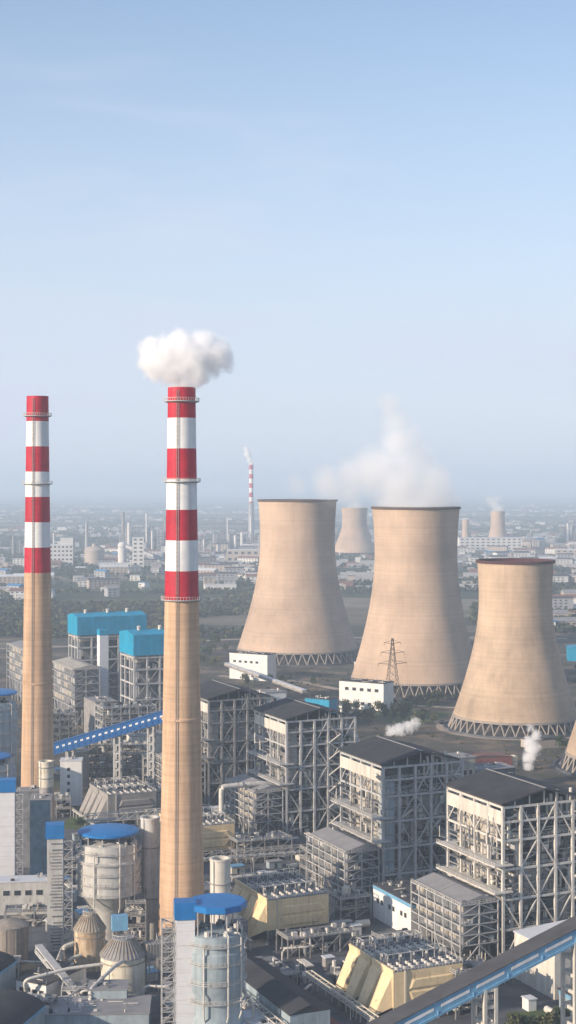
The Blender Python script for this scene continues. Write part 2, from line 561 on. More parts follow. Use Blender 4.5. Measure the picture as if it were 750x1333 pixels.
# ------------------------------------------------------------------ chimneys
def chimney(loc, h, r0, r1, label, band_h, rings, ring_low, seg=40):
    t = thing('chimney', label, 'chimney', loc, 0, 'tall striped chimneys')
    def rad(z):
        return r1 + (r0 - r1) * (1 - z / h) ** 1.12
    nb = 7
    zb = h - nb * band_h
    prof = [(rad(zb * i / 14), zb * i / 14) for i in range(15)]
    b = MB(); b.lathe(prof, seg); b.build('concrete_shaft', 'chimney_concrete', t, True)
    for i in range(nb):
        za, zc = h - (i + 1) * band_h, h - i * band_h
        b = MB()
        b.lathe([(rad(za) + 0.02, za), (rad((za + zc) / 2) + 0.02, (za + zc) / 2), (rad(zc) + 0.02, zc)], seg)
        if i == 0:
            b.lathe([(rad(h) + 0.02, h), (rad(h) - 0.9, h), (rad(h) - 0.9, h - 14)], seg)
        o = b.build('red_band' if i % 2 == 0 else 'white_band', 'paint_red' if i % 2 == 0 else 'paint_white', t, True)
    for z in rings:
        rr = rad(z)
        b = MB(); b.lathe([(rr, z - 0.5), (rr + 1.35, z - 0.1), (rr + 1.35, z + 0.15), (rr, z + 0.15)], seg)
        pf = b.build('platform', 'steel_grey', t)
        b = MB()
        b.lathe([(rr + 1.25, z + 1.2), (rr + 1.35, z + 1.2), (rr + 1.35, z + 1.3), (rr + 1.25, z + 1.3), (rr + 1.25, z + 1.2)], seg)
        for k in range(seg):
            a = 2 * math.pi * k / seg
            x, y = (rr + 1.3) * math.cos(a), (rr + 1.3) * math.sin(a)
            b.bar((x, y, z + 0.1), (x, y, z + 1.3), 0.12)
        b.build('railing', 'steel_light', pf)
    for z in ring_low:
        rr = rad(z)
        b = MB(); b.lathe([(rr - 0.05, z - 0.6), (rr + 0.35, z - 0.5), (rr + 0.35, z + 0.3), (rr - 0.05, z + 0.5)], seg)
        b.build('collar', 'chimney_concrete', t)
    # caged ladder up the side that faces the camera
    a = R(-101)
    b = MB()
    for da in (-0.35, 0.35):
        pts = []
        for i in range(17):
            z = 2 + (h - 3) * i / 16
            rr = rad(z) + 0.28
            pts.append((rr * math.cos(a) - da * math.sin(a), rr * math.sin(a) + da * math.cos(a), z))
        for p, q in zip(pts, pts[1:]):
            b.bar(p, q, 0.16)
    for i in range(int(h / 1.6)):
        z = 2.5 + i * 1.6
        if z > h - 1.5:
            break
        rr = rad(z) + 0.3
        b.bar((rr * math.cos(a) + 0.4 * math.sin(a), rr * math.sin(a) - 0.4 * math.cos(a), z), (rr * math.cos(a) - 0.4 * math.sin(a), rr * math.sin(a) + 0.4 * math.cos(a), z), 0.1)
    b.build('ladder', 'steel_mid', t)
    for k in range(14):     # aviation lamps and vent openings
        ang, z = R(-150 + 120 * ((k * 37) % 100) / 100), 20 + (h - 40) * k / 14
        rr = rad(z)
        b = MB(); b.cyl(0, 0, -0.25, 0.25, 0.22, n=8)
        if k % 3 == 0:
            b.build('lamp', 'fascia_white', t, loc=(rr * math.cos(ang), rr * math.sin(ang), z))
    return t

chimney((-38.2, 552, 0), 200.6, 8.4, 4.95, 'red and white banded chimney with white smoke on top, in front', 10.95, [195.6, 166.8, 124.5], [82])
chimney((-112.5, 690, 0), 205.4, 7.9, 4.85, 'red and white banded chimney without smoke, at far left', 11.3, [196.5, 166.0], [77])

def far_chimney(loc, h, r0, r1, label, banded=True):
    t = thing('chimney', label, 'chimney', loc)
    b = MB(); b.lathe([(r0, 0), ((r0 + r1) / 2 * 0.95, h * 0.5), (r1, h * (0.46 if banded else 1))], 20, cap1=True)
    b.build('concrete_shaft', 'house_grey', t, True)
    if banded:
        for i in range(9):
            za, zc = h * (0.46 + 0.06 * i), h * (0.46 + 0.06 * (i + 1))
            b = MB(); b.cyl(0, 0, za, zc, r1, n=20)
            b.build('white_band' if i % 2 else 'red_band', 'paint_white' if i % 2 else 'paint_red', t, True)
    return t
far_chimney((-106, 4427, 0), 221, 9, 6, 'thin striped chimney with a small plume far off in the haze')

# ------------------------------------------------------------------ boiler houses (open steel frames)
def equipment_mesh(key, x0, x1, y0, y1, zs, n, seed, smin=0.6, smax=3.0):
    def make():
        rnd = random.Random(seed)
        b = MB()
        for z in zs:
            for _ in range(n):
                x, y = rnd.uniform(x0, x1), rnd.uniform(y0, y1)
                sx, sy, sz = rnd.uniform(smin, smax), rnd.uniform(smin, min(smax, (y1 - y0) * 0.6 + 0.6)), rnd.uniform(0.6, 4.5)
                k = rnd.random()
                if k < 0.5:
                    b.bx(x, x + sx, y, y + sy, z + 0.2, z + 0.2 + sz, rnd.choice((0, 0, 1, 1, 2)))
                elif k < 0.75:
                    b.cyl(x, y, z + 0.2, z + 0.2 + sz * 1.3, sx * 0.35, n=8, mi=rnd.choice((1, 2, 2)))
                else:
                    q = (x + rnd.uniform(-9, 9), y + rnd.uniform(-.5, .5), z + 1.5 + rnd.uniform(0, 4))
                    b.tube([(x, y, z + 2), q, (q[0], q[1], q[2] + rnd.uniform(2, 7))], rnd.uniform(0.15, 0.5), 6, mi=rnd.choice((1, 2, 2)))
        return b.mesh('equipment', ['machine_dark', 'machine_grey', 'steel_light'])
    return cached(key, make)

def railing_mesh(key, p, q, mat, gap=2.0):
    def make():
        b = MB()
        a, c = Vector(p), Vector(q)
        n = max(2, int((c - a).length / gap))
        for i in range(n + 1):
            s = a.lerp(c, i / n)
            b.bar(s, s + Vector((0, 0, 1.15)), 0.1)
        for z in (0.6, 1.15):
            b.bar(a + Vector((0, 0, z)), c + Vector((0, 0, z)), 0.1)
        return b.mesh('railing', mat)
    return cached(key, make)

def boiler_house(loc, label, sm='steel_grey', W=36.0, L=38.0, H=54.0, seed=1, casing='cladding_beige'):
    t = thing('boiler_house', label, 'boiler house', loc, ROT, 'boiler houses with open steel frames')
    rnd = random.Random(seed)
    xs = [W * i / 5 for i in range(6)]
    ys = [L * i / 4 for i in range(5)]
    lv = [11, 21.5, 32, 42, 48.5, H - 0.4]
    for x in xs:
        for y in (0, L):
            bar('column', sm, t, (x, y, 0), (x, y, H), 0.95 if y == 0 else 0.8)
    for y in ys[1:-1]:
        for x in (0, W):
            bar('column', sm, t, (x, y, 0), (x, y, H), 0.8)
    for i in (1, 3):                                             # inner columns seen through the frame
        for y in (ys[1], ys[3]):
            bar('column', 'steel_mid', t, (xs[i], y, 0), (xs[i], y, 14), 0.9)
    for i, z in enumerate(lv):
        for y in (0, L):
            bar('floor_beam', sm, t, (-0.4, y - 0.02, z), (W + 0.4, y - 0.02, z), 0.55, 0.8)
        for x in (0, W):
            bar('floor_beam', sm, t, (x - 0.02, -0.4, z + 0.05), (x - 0.02, L + 0.4, z + 0.05), 0.5, 0.8)
        if i < 5:
            block('floor', 'machine_grey', t, 0.6, W - 0.6, 0.5, 6.5, z + 0.1, z + 0.35)
            o = link('railing', railing_mesh('rail_f%g' % W, (0.3, 0.35, 0.4), (W - 0.3, 0.35, 0.4), 'steel_light'), t, (0, 0, z))
    for z in (5.5, 16.2, 26.7, 37.0, 45.3):
        bar('girt', 'steel_mid', t, (0, 0.55, z), (W, 0.55, z), 0.25, 0.4)
        bar('girt', 'steel_mid', t, (0.5, 0, z), (0.5, L, z), 0.25, 0.4)
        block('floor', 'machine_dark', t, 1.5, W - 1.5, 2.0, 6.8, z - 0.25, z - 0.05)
    # diagonal bracing on the front, meeting in diamonds
    zz = [0] + lv[:4] + [H - 0.6]
    for j in range(5):
        for i in (0, 1, 2, 3, 4):
            up = (i + j) % 2 == 0
            if i == 0 and j in (3, 4):
                continue
            a, c = (zz[j] + 0.4, zz[j + 1] - 0.4)
            p, q = (xs[i] + 0.3, -0.05, a if up else c), (xs[i + 1] - 0.3, -0.05, c if up else a)
            if rnd.random() < 0.86:
                bar('brace', sm, t, p, q, 0.42)
    for j in (0, 1, 4):
        for i in range(4):
            up = (i + j) % 2 == 0
            a, c = (zz[j] + 0.4, zz[j + 1] - 0.4)
            bar('brace', sm, t, (-0.05, ys[i] + 0.3, a if up else c), (-0.05, ys[i + 1] - 0.3, c if up else a), 0.38)
    # cladding panels along the top of the left face and on the front corner
    for i in range(4):
        block('fascia_panel', 'fascia_white', t, -0.62, -0.45, ys[i] + 0.06, ys[i + 1] - 0.06, H - 6.4 + 0.12 * (i % 2), H - 1.6)
    for z in (24.3, 33.6):                                        # galleries that stick out on the left
        sl = block('gallery', sm, t, -4.6, 3.0, -2.0, L + 1.0, z, z + 0.45)
        link('railing', railing_mesh('rail_g%g' % L, (-4.5, -1.8, 0.4), (-4.5, L + 0.8, 0.4), 'steel_light'), t, (0, 0, z))
        for y in ys:
            bar('bracket', sm, t, (-4.4, y, z), (0, y, z - 3.4), 0.28)
    for z in (14.5, 29.2, 38.6):
        block('gallery', 'machine_grey', t, -0.2, 3.2, 1.0, L - 1.0, z, z + 0.35)
    # furnace casing
    b = MB(); b.bx(2.2, W - 5, 7.5, L - 3, 15, H - 6.5)
    b.hexa([(9, 12, 5.5), (W - 10, 12, 5.5), (W - 10, L - 8, 5.5), (9, L - 8, 5.5)], [(2.2, 7.5, 15), (W - 5, 7.5, 15), (W - 5, L - 3, 15), (2.2, L - 3, 15)])
    cs = b.build('furnace_casing', casing, t)
    for z in (19, 23, 27.5, 36, 41, 45):
        block('buckstay', 'steel_mid', cs, 1.75, W - 4.6, 7.05, 7.45, z, z + 0.55)
        block('buckstay', 'steel_mid', cs, 1.75, 2.15, 7.5, L - 3, z, z + 0.55)
    for y in range(9, int(L) - 4, 5):
        block('stiffener', 'steel_grey', cs, 1.85, 2.18, y, y + 0.4, 15.5, H - 7)
    if seed in (3, 8):
        ducts = ((10, 20, 2.2, 7.4, 22.5, 31), (22, 31, 1.6, 7.4, 12, 20.5))
    else:
        ducts = ((16, 28, 1.8, 7.4, 33, 41), (8, 15, 1.6, 7.4, 6, 20))
    for dd in ducts:
        block('flue_duct', 'cladding_grey', t, *dd)
    if seed != 3:
        block('elevator_shaft', 'absorber_blue' if seed == 5 else 'cladding_grey', t, 0.9, 5.6, 0.9, 5.2, 12 if seed == 5 else 24, H - 6.2)
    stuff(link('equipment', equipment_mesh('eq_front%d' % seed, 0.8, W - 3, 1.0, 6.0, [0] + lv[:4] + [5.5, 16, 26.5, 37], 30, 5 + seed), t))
    r2 = random.Random(seed * 7)
    for k in range(9):                                            # big steam and flue pipes, different in every house
        x, z = r2.uniform(2, W - 6), r2.uniform(6, 40)
        xx = x + r2.uniform(-6, 8)
        m = MB(); m.tube([(x, 1.4, z), (x, 1.4, z + r2.uniform(4, 10)), (xx, 1.4, z + 11), (xx, 4.5, z + 11.5)], r2.uniform(.35, .8), 8)
        m.build('steam_pipe', r2.choice(('steel_light', 'fascia_white', 'steel_grey')), t, True)
    dz = H / 14
    for k in range(13):                                           # outside stair
        sx = W - 6.8 if seed % 2 else 21.8
        a = k % 2
        bar('stair_flight', 'steel_light', t, (sx + (0 if a else 6), -0.75, k * dz), (sx + (6 if a else 0), -0.75, (k + 1) * dz), 1.0, 0.22)
    stuff(link('equipment', equipment_mesh('eq_left%d' % seed, -1.2, 1.2, 2, L - 4, [14.8, 24.8, 29.5, 34.1, 38.9], 12, 9 + seed, 0.3, 1.2), t))
    # coal hoppers between casing and front
    for x in (8, 16, 24):
        b = MB(); b.lathe([(0.5, 33), (2.2, 38), (2.2, 44)], 12, cap1=True)
        b.build('coal_hopper', 'steel_grey', t, True, (x, 4.0, 0))
    for k in range(7):                                            # vent pipes under the right slope
        b = MB(); b.cyl(0, 0, 0, 6.0 + (k % 3) * 1.4, 0.45 + 0.15 * (k % 2), n=10)
        b.build('vent_pipe', 'steel_light' if k % 3 else 'fascia_white', t, True, (W * 0.55 + k * 2.1, 2.6 + 0.8 * (k % 2), 48.8))
    # charcoal roof: ridge along y
    ex0, ex1, rx = -1.2, W - 1.5, 17.0
    ze0, ze1, zr = H + 0.6, H + 0.4, H + 4.7
    y0, y1 = -1.0, L + 1.0
    th = 0.55
    b = MB()
    b.hexa([(ex0, y0, ze0), (rx, y0, zr), (rx, y1, zr), (ex0, y1, ze0)], [(ex0, y0, ze0 + th), (rx, y0, zr + th), (rx, y1, zr + th), (ex0, y1, ze0 + th)])
    rf = b.build('roof_slope', 'roof_charcoal', t)
    b = MB()
    b.hexa([(rx, y0, zr), (ex1, y0, ze1), (ex1, y1, ze1), (rx, y1, zr)], [(rx, y0, zr + th), (ex1, y0, ze1 + th), (ex1, y1, ze1 + th), (rx, y1, zr + th)])
    b.build('roof_slope', 'roof_charcoal', t)
    bar('ridge_cap', 'roof_grey', rf, (rx, y0, zr + th + 0.12), (rx, y1, zr + th + 0.12), 0.7, 0.22)
    for y in (0.3, L - 0.3):
        for x in (5, 11, 17, 22, 28):
            zt = ze0 + (zr - ze0) * (x - ex0) / (rx - ex0) if x <= rx else zr + (ze1 - zr) * (x - rx) / (ex1 - rx)
            bar('roof_post', sm, t, (x, y, H), (x, y, zt), 0.4)
    b = MB(); b.bx(2, W - 4, 9, L - 2, H - 6, H - 0.2); b.build('dark_infill', 'steel_dark', t)  # dark box set back under the open gable, in place of shade
    return t

CORNERS = {'D': (74.6, 533), 'C': (37.7, 608), 'B': (-0.6, 725), 'A': (-41, 794)}
boiler_house((*CORNERS['D'], 0), 'nearest boiler house with charcoal roof, cut off by the right edge', 'steel_light', seed=3)
boiler_house((*CORNERS['C'], 0), 'boiler house with charcoal roof, second nearest, left of the one at the right edge', 'steel_grey', seed=5)
boiler_house((*CORNERS['B'], 0), 'boiler house with charcoal roof in the middle, in front of the blue shed', 'steel_grey', seed=8, casing='cladding_grey')
boiler_house((*CORNERS['A'], 0), 'farthest charcoal roofed boiler house, partly behind the smoking chimney', 'steel_mid', seed=11, casing='cladding_grey')

# ------------------------------------------------------------------ flue gas reactors: framed grey boxes beside the boilers
def reactor(loc, label, W=15.0, L=35.0, H=22.6, z0=7.5, sm='steel_grey', panel='cladding_beige', rf='roof_grey', rows=3, rz=ROT, legs=True, cols=6):
    t = thing('gas_reactor', label, 'reactor', loc, rz, 'steel framed reactor boxes')
    ny = cols
    ys = [L * i / ny for i in range(ny + 1)]
    xs = [0, W / 2, W]
    for y in ys:
        bar('column', sm, t, (0, y, 0), (0, y, H - 0.6), 0.42)
        bar('column', sm, t, (W, y, 0), (W, y, H - 0.6), 0.42)
    for y in (0, L):
        bar('column', sm, t, (W / 2, y, 0), (W / 2, y, H - 0.6), 0.42)
    nl = rows + 1
    zs = [z0 + (H - 1.2 - z0) * i / nl for i in range(nl + 1)]
    for z in zs:
        for x in (0, W):
            bar('rail_beam', sm, t, (x - 0.02, -0.2, z), (x - 0.02, L + 0.2, z), 0.28, 0.35)
        for y in (0, L):
            bar('rail_beam', sm, t, (-0.2, y - 0.02, z), (W + 0.2, y - 0.02, z), 0.28, 0.35)
        block('walkway', 'machine_grey', t, 0.15, 1.6, 0.4, L - 0.4, z - 0.28, z - 0.12)
        block('walkway', 'machine_grey', t, 1.6, W - 0.2, 0.3, 1.6, z - 0.28, z - 0.12)
    for j in range(nl):
        bar('brace', sm, t, (0.2, -0.05, zs[j] + .2), (W / 2 - .2, -0.05, zs[j + 1] - .2), 0.24)
        bar('brace', sm, t, (W - .2, -0.05, zs[j] + .2), (W / 2 + .2, -0.05, zs[j + 1] - .2), 0.24)
    if legs:
        bar('brace', sm, t, (0.2, -0.05, .2), (W / 2, -0.05, z0 - .2), 0.3)
        bar('brace', sm, t, (W - .2, -0.05, .2), (W / 2, -0.05, z0 - .2), 0.3)
        for i in range(0, ny, 2):
            bar('brace', sm, t, (-0.05, ys[i] + .1, .2), (-0.05, ys[i + 1] - .1, z0 - .2), 0.3)
    core = MB(); core.bx(2.2, W - 1, 1.8, L - 1, z0 - 0.8, H - 1.0)
    core.hexa([(5, 8, 2), (W - 4, 8, 2), (W - 4, L - 8, 2), (5, L - 8, 2)], [(2.6, 2.2, z0 - .8), (W - 1.4, 2.2, z0 - .8), (W - 1.4, L - 1.4, z0 - .8), (2.6, L - 1.4, z0 - .8)])
    c = core.build('casing', 'machine_grey', t)
    # bulging casing panels on the left face, one per bay and row
    for j in range(nl):
        for i in range(ny):
            a, bb = ys[i] + 0.55, ys[i + 1] - 0.55
            if a < 1.9:
                a = 1.9
            za, zb = zs[j] + 0.5, zs[j + 1] - 0.75
            if rnd_r.random() < .28:
                continue
            pm = rnd_r.choice((panel, panel, panel, 'machine_grey', 'steel_grey'))
            def mk(w=bb - a, hh=zb - za):
                m = MB()
                m.hexa([(0, 0, 0), (0, 0, hh), (0, w, hh), (0, w, 0)], [(-0.7, 0.5, 0.45), (-0.7, 0.5, hh - 0.45), (-0.7, w - 0.5, hh - 0.45), (-0.7, w - 0.5, 0.45)])
                return m.mesh('casing_panel', pm)
            link('casing_panel', cached('pan%s%.2f_%.2f' % (pm, bb - a, zb - za), mk), t, (2.2, a, za))
    b = MB()
    for _ in range(46):
        x = rnd_r.uniform(1, W - 2); y = rnd_r.choice((rnd_r.uniform(0.4, 1.5), rnd_r.uniform(1, L - 2)))
        z = rnd_r.uniform(0, z0) if y > 1.6 else rnd_r.choice(zs)
        b.bx(x, x + rnd_r.uniform(.4, 2), y, y + rnd_r.uniform(.4, 1), z, z + rnd_r.uniform(.5, 2.2), rnd_r.choice((0, 1, 1, 2)))
    for _ in range(10):
        x, y = rnd_r.uniform(0.5, W - 1), rnd_r.uniform(0.3, L)
        b.tube([(x, y, 0), (x, y, z0 + 1), (x + rnd_r.uniform(-2, 2), y, z0 + 3)], 0.22, 6, mi=2)
    stuff(b.build('equipment', ['machine_dark', 'machine_grey', 'steel_light'], t))
    xr = W * 0.60
    rs = []
    for half, (y0, y1) in enumerate(((0.6, L / 2 - 0.15), (L / 2 + 0.15, L - 0.4))):
        m = MB()
        m.face_add([(1.0, y0, H - .6), (xr, y0, H + 1.5), (W - .6, y0, H), (W - .6, y0, H - 1.2), (1.0, y0, H - 1.2),
                    (1.0, y1, H - .6), (xr, y1, H + 1.5), (W - .6, y1, H), (W - .6, y1, H - 1.2), (1.0, y1, H - 1.2)],
                   [(0, 1, 6, 5), (1, 2, 7, 6), (2, 3, 8, 7), (3, 4, 9, 8), (4, 0, 5, 9), (4, 3, 2, 1, 0), (5, 6, 7, 8, 9)])
        m.build('roof_section', rf, t)
    link('railing', railing_mesh('rr%g_%g' % (W, L), (-0.15, 0, 0), (-0.15, L, 0), 'steel_light', 1.5), t, (0, 0, H - 1.1))
    link('railing', railing_mesh('rq%g_%g' % (W, L), (0, -0.1, 0), (W, -0.1, 0), 'steel_light', 1.5), t, (0, 0, H - 1.1))
    return t

rnd_r = random.Random(21)
for key, lab, pn in (('D', 'nearest grey roofed reactor box, beside the yellow precipitator at the conveyor', 'cladding_beige'),
                     ('C', 'grey roofed reactor box between the two yellow precipitators and boiler house', 'cladding_grey'),
                     ('B', 'grey roofed reactor box right beside the smoking chimney shaft', 'cladding_beige'),
                     ('A', 'reactor box hidden mostly behind the smoking chimney shaft', 'cladding_grey')):
    reactor(rel(CORNERS[key], -17, 0), lab, panel=pn)
reactor((-145, 1033, 0), 'tall tiered reactor house in front of the blue roofed boilers', 19, 54, 42, 16, 'steel_grey', 'cladding_beige', 'cladding_beige', rows=4)
reactor((-198, 1152, 0), 'tall tiered reactor house behind the smokeless chimney', 19, 54, 42, 16, 'steel_grey', 'cladding_beige', 'roof_grey', rows=4)

# ------------------------------------------------------------------ electrostatic precipitators
def precipitator(loc, label, mat='esp_yellow', seed=1):
    t = thing('precipitator', label, 'precipitator', loc, ROT, 'precipitators beside the reactors')
    rnd = random.Random(seed)
    H, W = 16.0, 24.5
    def body_mesh():
        b = MB()
        b.bx(0, W, 0, 14.6, 5.2, H)
        return b.mesh('body', mat)
    def funnel_mesh():
        b = MB()
        b.hexa([(0, 0.1, 14.6), (0, 7.0, 14.6), (0, 7.0, 5.4), (0, 0.1, 5.4)], [(-0.5, .4, 14.2), (-0.5, 6.7, 14.2), (-6.0, 5.9, 3.2), (-6.0, 1.2, 3.2)])
        return b.mesh('inlet_funnel', mat)
    def hopper_mesh():
        b = MB()
        b.hexa([(2.4, 2.8, 0.9), (3.2, 2.8, 0.9), (3.2, 3.6, 0.9), (2.4, 3.6, 0.9)], [(0.1, 0.1, 5.1), (5.9, 0.1, 5.1), (5.9, 7.1, 5.1), (0.1, 7.1, 5.1)])
        return b.mesh('hopper', 'machine_grey')  # grey instead of the body colour paints the shade underneath
    def rect_mesh():
        b = MB()
        b.bx(-.75, .75, -.6, .6, 0, 1.3, 0); b.cyl(-0.35, 0, 1.3, 2.3, 0.22, n=8, mi=1); b.cyl(0.4, 0, 1.3, 2.0, 0.3, n=8, mi=1)
        return b.mesh('rectifier', ['machine_grey', 'steel_light'])
    def motor_mesh():
        b = MB()
        b.cyl(0, 0, 0, 0.8, 0.75, 0.6, 10, 0); b.cyl(0, 0, 0.8, 1.25, 0.35, n=8, mi=1)
        return b.mesh('rapper_motor', ['steel_light', 'machine_dark'])
    bm, fm, hm = cached('espb' + mat, body_mesh), cached('espf' + mat, funnel_mesh), cached('esph' + mat, hopper_mesh)
    for y in (0, 16.0):
        h = link('body', bm, t, (0, y, 0))
        for k in (0.2, 7.5):
            link('inlet_funnel', fm, h, (-0.01, k, 0))
        for i in range(4):
            for k in (0.1, 7.3):
                link('hopper', hm, h, (0.15 + i * 6.05, k, 0))
        for x in (0.4, 8, 16, W - 0.4):
            for yy in (0.4, 14.2):
                bar('leg', 'steel_mid', t, (x, y + yy, 0), (x, y + yy, 5.2), 0.6)
        # hexagonal stiffening bulge on the outer wall
        if y == 0:
            m = MB()
            m.hexa([(6.5, 0, 6.2), (20.5, 0, 6.2), (23.6, 0, 9.7), (5.0, 0, 9.7)][::-1], [(7.3, -0.45, 6.7), (19.9, -0.45, 6.7), (22.2, -0.45, 9.3), (6.0, -0.45, 9.3)][::-1])
            m.build('stiffener_panel', mat, h)
            m = MB()
            m.hexa([(5.0, 0, 10.3), (23.6, 0, 10.3), (21.5, 0, 13.4), (6.5, 0, 13.4)][::-1], [(6.0, -0.45, 10.7), (22.2, -0.45, 10.7), (20.6, -0.45, 13.0), (7.3, -0.45, 13.0)][::-1])
            m.build('stiffener_panel', mat, h)
            bar('down_pipe', 'steel_light', h, (4.0, -0.25, 5.0), (4.0, -0.25, 16.4), 0.28)
        # roof deck with kerb and machines
        block('kerb', mat, t, -0.15, 0.5, y - 0.05, y + 14.65, H + 0.003, H + 0.7)
        block('roof_deck', 'machine_grey', t, 0.5, W - 0.1, y + 0.1, y + 14.5, H + 0.003, H + 0.25)
        for x in (W + 0.02,):
            link('railing', railing_mesh('espr', (0, 0, 0), (0, 14.6, 0), 'steel_light', 1.2), t, (x, y, H + .2))
        link('railing', railing_mesh('espq', (0.3, 0, 0), (W, 0, 0), 'steel_light', 1.2), t, (0, y + 0.05, H + .2))
        link('railing', railing_mesh('espq', (0.3, 0, 0), (W, 0, 0), 'steel_light', 1.2), t, (0, y + 14.55, H + .2))
        block('side_duct', 'machine_grey', t, 3, W, y + 13.3, y + 14.3, H + 0.3, H + 1.1)
        for i in range(8):
            for k in range(3):
                if rnd.random() < 0.9:
                    link('rapper_motor', cached('motor', motor_mesh), t, (2.0 + i * 2.95 + rnd.uniform(-.2, .2), y + 2.0 + k * 2.1, H + 0.25))
        for i in range(5):
            for k in range(2):
                o = link('rectifier', cached('rectf', rect_mesh), t, (2.4 + i * 4.8 + rnd.uniform(-.3, .3), y + 9.0 + k * 3.0, H + 0.25))
                o.rotation_euler.z = rnd.choice((0, 1.57))
        m = MB()
        for i in range(6):
            x = 2 + i * 4.2
            m.bar((x, y + 7.8, H + .2), (x, y + 7.8, H + 3.1), 0.18)
            m.bar((x, y + 12.2, H + .2), (x, y + 12.2, H + 3.1), 0.18)
            m.bar((x, y + 7.8, H + 3.1), (x, y + 12.2, H + 3.1), 0.18)
        m.bar((1, y + 7.8, H + 3.1), (W - 1, y + 7.8, H + 3.1), 0.2)
        m.bar((1, y + 12.2, H + 3.1), (W - 1, y + 12.2, H + 3.1), 0.2)
        m.build('hoist_frame', 'steel_light', t)
    # outlet box at the back and walkway at the foot of the funnels
    b = MB(); b.hexa([(W, 2, 6), (W + 5, 5, 8), (W + 5, 26, 8), (W, 29, 6)], [(W, 2, 14.5), (W + 5, 5, 12), (W + 5, 26, 12), (W, 29, 14.5)])
    b.build('outlet_duct', 'machine_grey', t)
    block('walkway', 'steel_light', t, -8.6, -7.4, -4, 33, 3.6, 3.95)
    for k in range(8):
        bar('leg', 'steel_light', t, (-8.0, -3.5 + k * 5, 0), (-8.0, -3.5 + k * 5, 3.6), 0.35)
    link('railing', railing_mesh('espw', (-8.5, -4, 0), (-8.5, 33, 0), 'steel_light', 1.5), t, (0, 0, 3.9))
    return t

ESP_OFF = (-45.5, -55.5)
precipitator((32.3, 471, 0), 'nearest yellow precipitator, behind the blue sided conveyor gallery', seed=1)
precipitator((-7.5, 552.5, 0), 'yellow precipitator beside the white tank, left of its nearer twin', seed=2)
precipitator((-46, 669, 0), 'yellow precipitator seen just right of the smoking chimney shaft', seed=3)
precipitator((-86.5, 738, 0), 'greyish tan precipitator between the two striped chimneys', 'esp_tan', seed=4)

# ------------------------------------------------------------------ boiler houses with blue boxes on top
def blue_boiler(loc, L, W, label, ztop=72, zb=58):
    t = thing('boiler_house', label, 'boiler house', loc, ROT, 'boiler houses with blue top boxes')
    b = MB()
    b.face_add([(0, 0, zb), (W, 0, zb), (W, L, zb), (0, L, zb), (0, 0, ztop - 1), (W, 0, ztop - 1), (W, L, ztop - 1), (0, L, ztop - 1), (0, L / 2, ztop + 1.2), (W, L / 2, ztop + 1.2)],
               [(3, 2, 1, 0), (0, 1, 5, 4), (1, 2, 6, 9, 5), (2, 3, 7, 6), (3, 0, 4, 8, 7), (4, 5, 9, 8), (8, 9, 6, 7)])
    box = b.build('top_box', 'blue_teal', t)
    for x in (0.18, 0.5, 0.78):
        m = MB(); m.cyl(0, 0, 0, 2.4, 1.2, n=10); m.cyl(0, 0, 2.4, 3.0, 1.7, 0.8, 10)
        m.build('roof_vent', 'fascia_white', box, True, (W * x, L * 0.45, ztop + 0.6))
    for i in range(6):
        for y in (1, L - 1):
            bar('column', 'steel_grey', t, (1 + (W - 2) * i / 5, y, 0), (1 + (W - 2) * i / 5, y, zb), 1.1)
    for y in (L / 3, 2 * L / 3):
        bar('column', 'steel_grey', t, (1, y, 0), (1, y, zb), 1.1)
    for z in (10, 20, 30, 40, 49, 56.5):
        bar('floor_beam', 'steel_grey', t, (0, 0.9, z), (W, 0.9, z), 0.8, 1.0)
        bar('floor_beam', 'steel_grey', t, (0.9, 0, z + .05), (0.9, L, z + .05), 0.8, 1.0)
        block('floor', 'machine_grey', t, 1.6, W - 1, 1.6, 6.5, z, z + 0.4)
    for j, z in enumerate((0, 10, 20, 30, 40)):
        for i in range(5):
            up = (i + j) % 2
            a, c = (z, z + 10) if up else (z + 10, z)
            bar('brace', 'steel_mid', t, (1 + (W - 2) * i / 5, 0.8, a), (1 + (W - 2) * (i + 1) / 5, 0.8, c), 0.5)
    block('furnace_casing', 'machine_grey', t, 6, W - 5, 7, L - 3, 8, zb - 5)
    block('cladding', 'cladding_beige', t, 3, W - 2, 3, L - 2, zb - 4.6, zb - 0.2)
    stuff(link('equipment', equipment_mesh('eq_blue', 2, 40, 2, 6, (10, 20, 30, 40, 49), 18, 31), t))
    return t
blue_boiler((-97, 964, 0), 29, 44, 'boiler house with bright blue top box beside the smoking chimney, nearer one')
blue_boiler((-150, 1093, 0), 25, 52, 'boiler house with bright blue top box, farther left one')
t = thing('elevator_tower', 'plain white elevator shaft between the two blue topped boiler houses', 'elevator shaft', (-130, 1078, 0), ROT)
block('shaft', 'elevator_white', t, -3.2, 3.2, -3.2, 3.2, 0, 60)
block('cap', 'blue_teal', t, -3.3, 3.3, -3.3, 3.3, 60.0, 64)

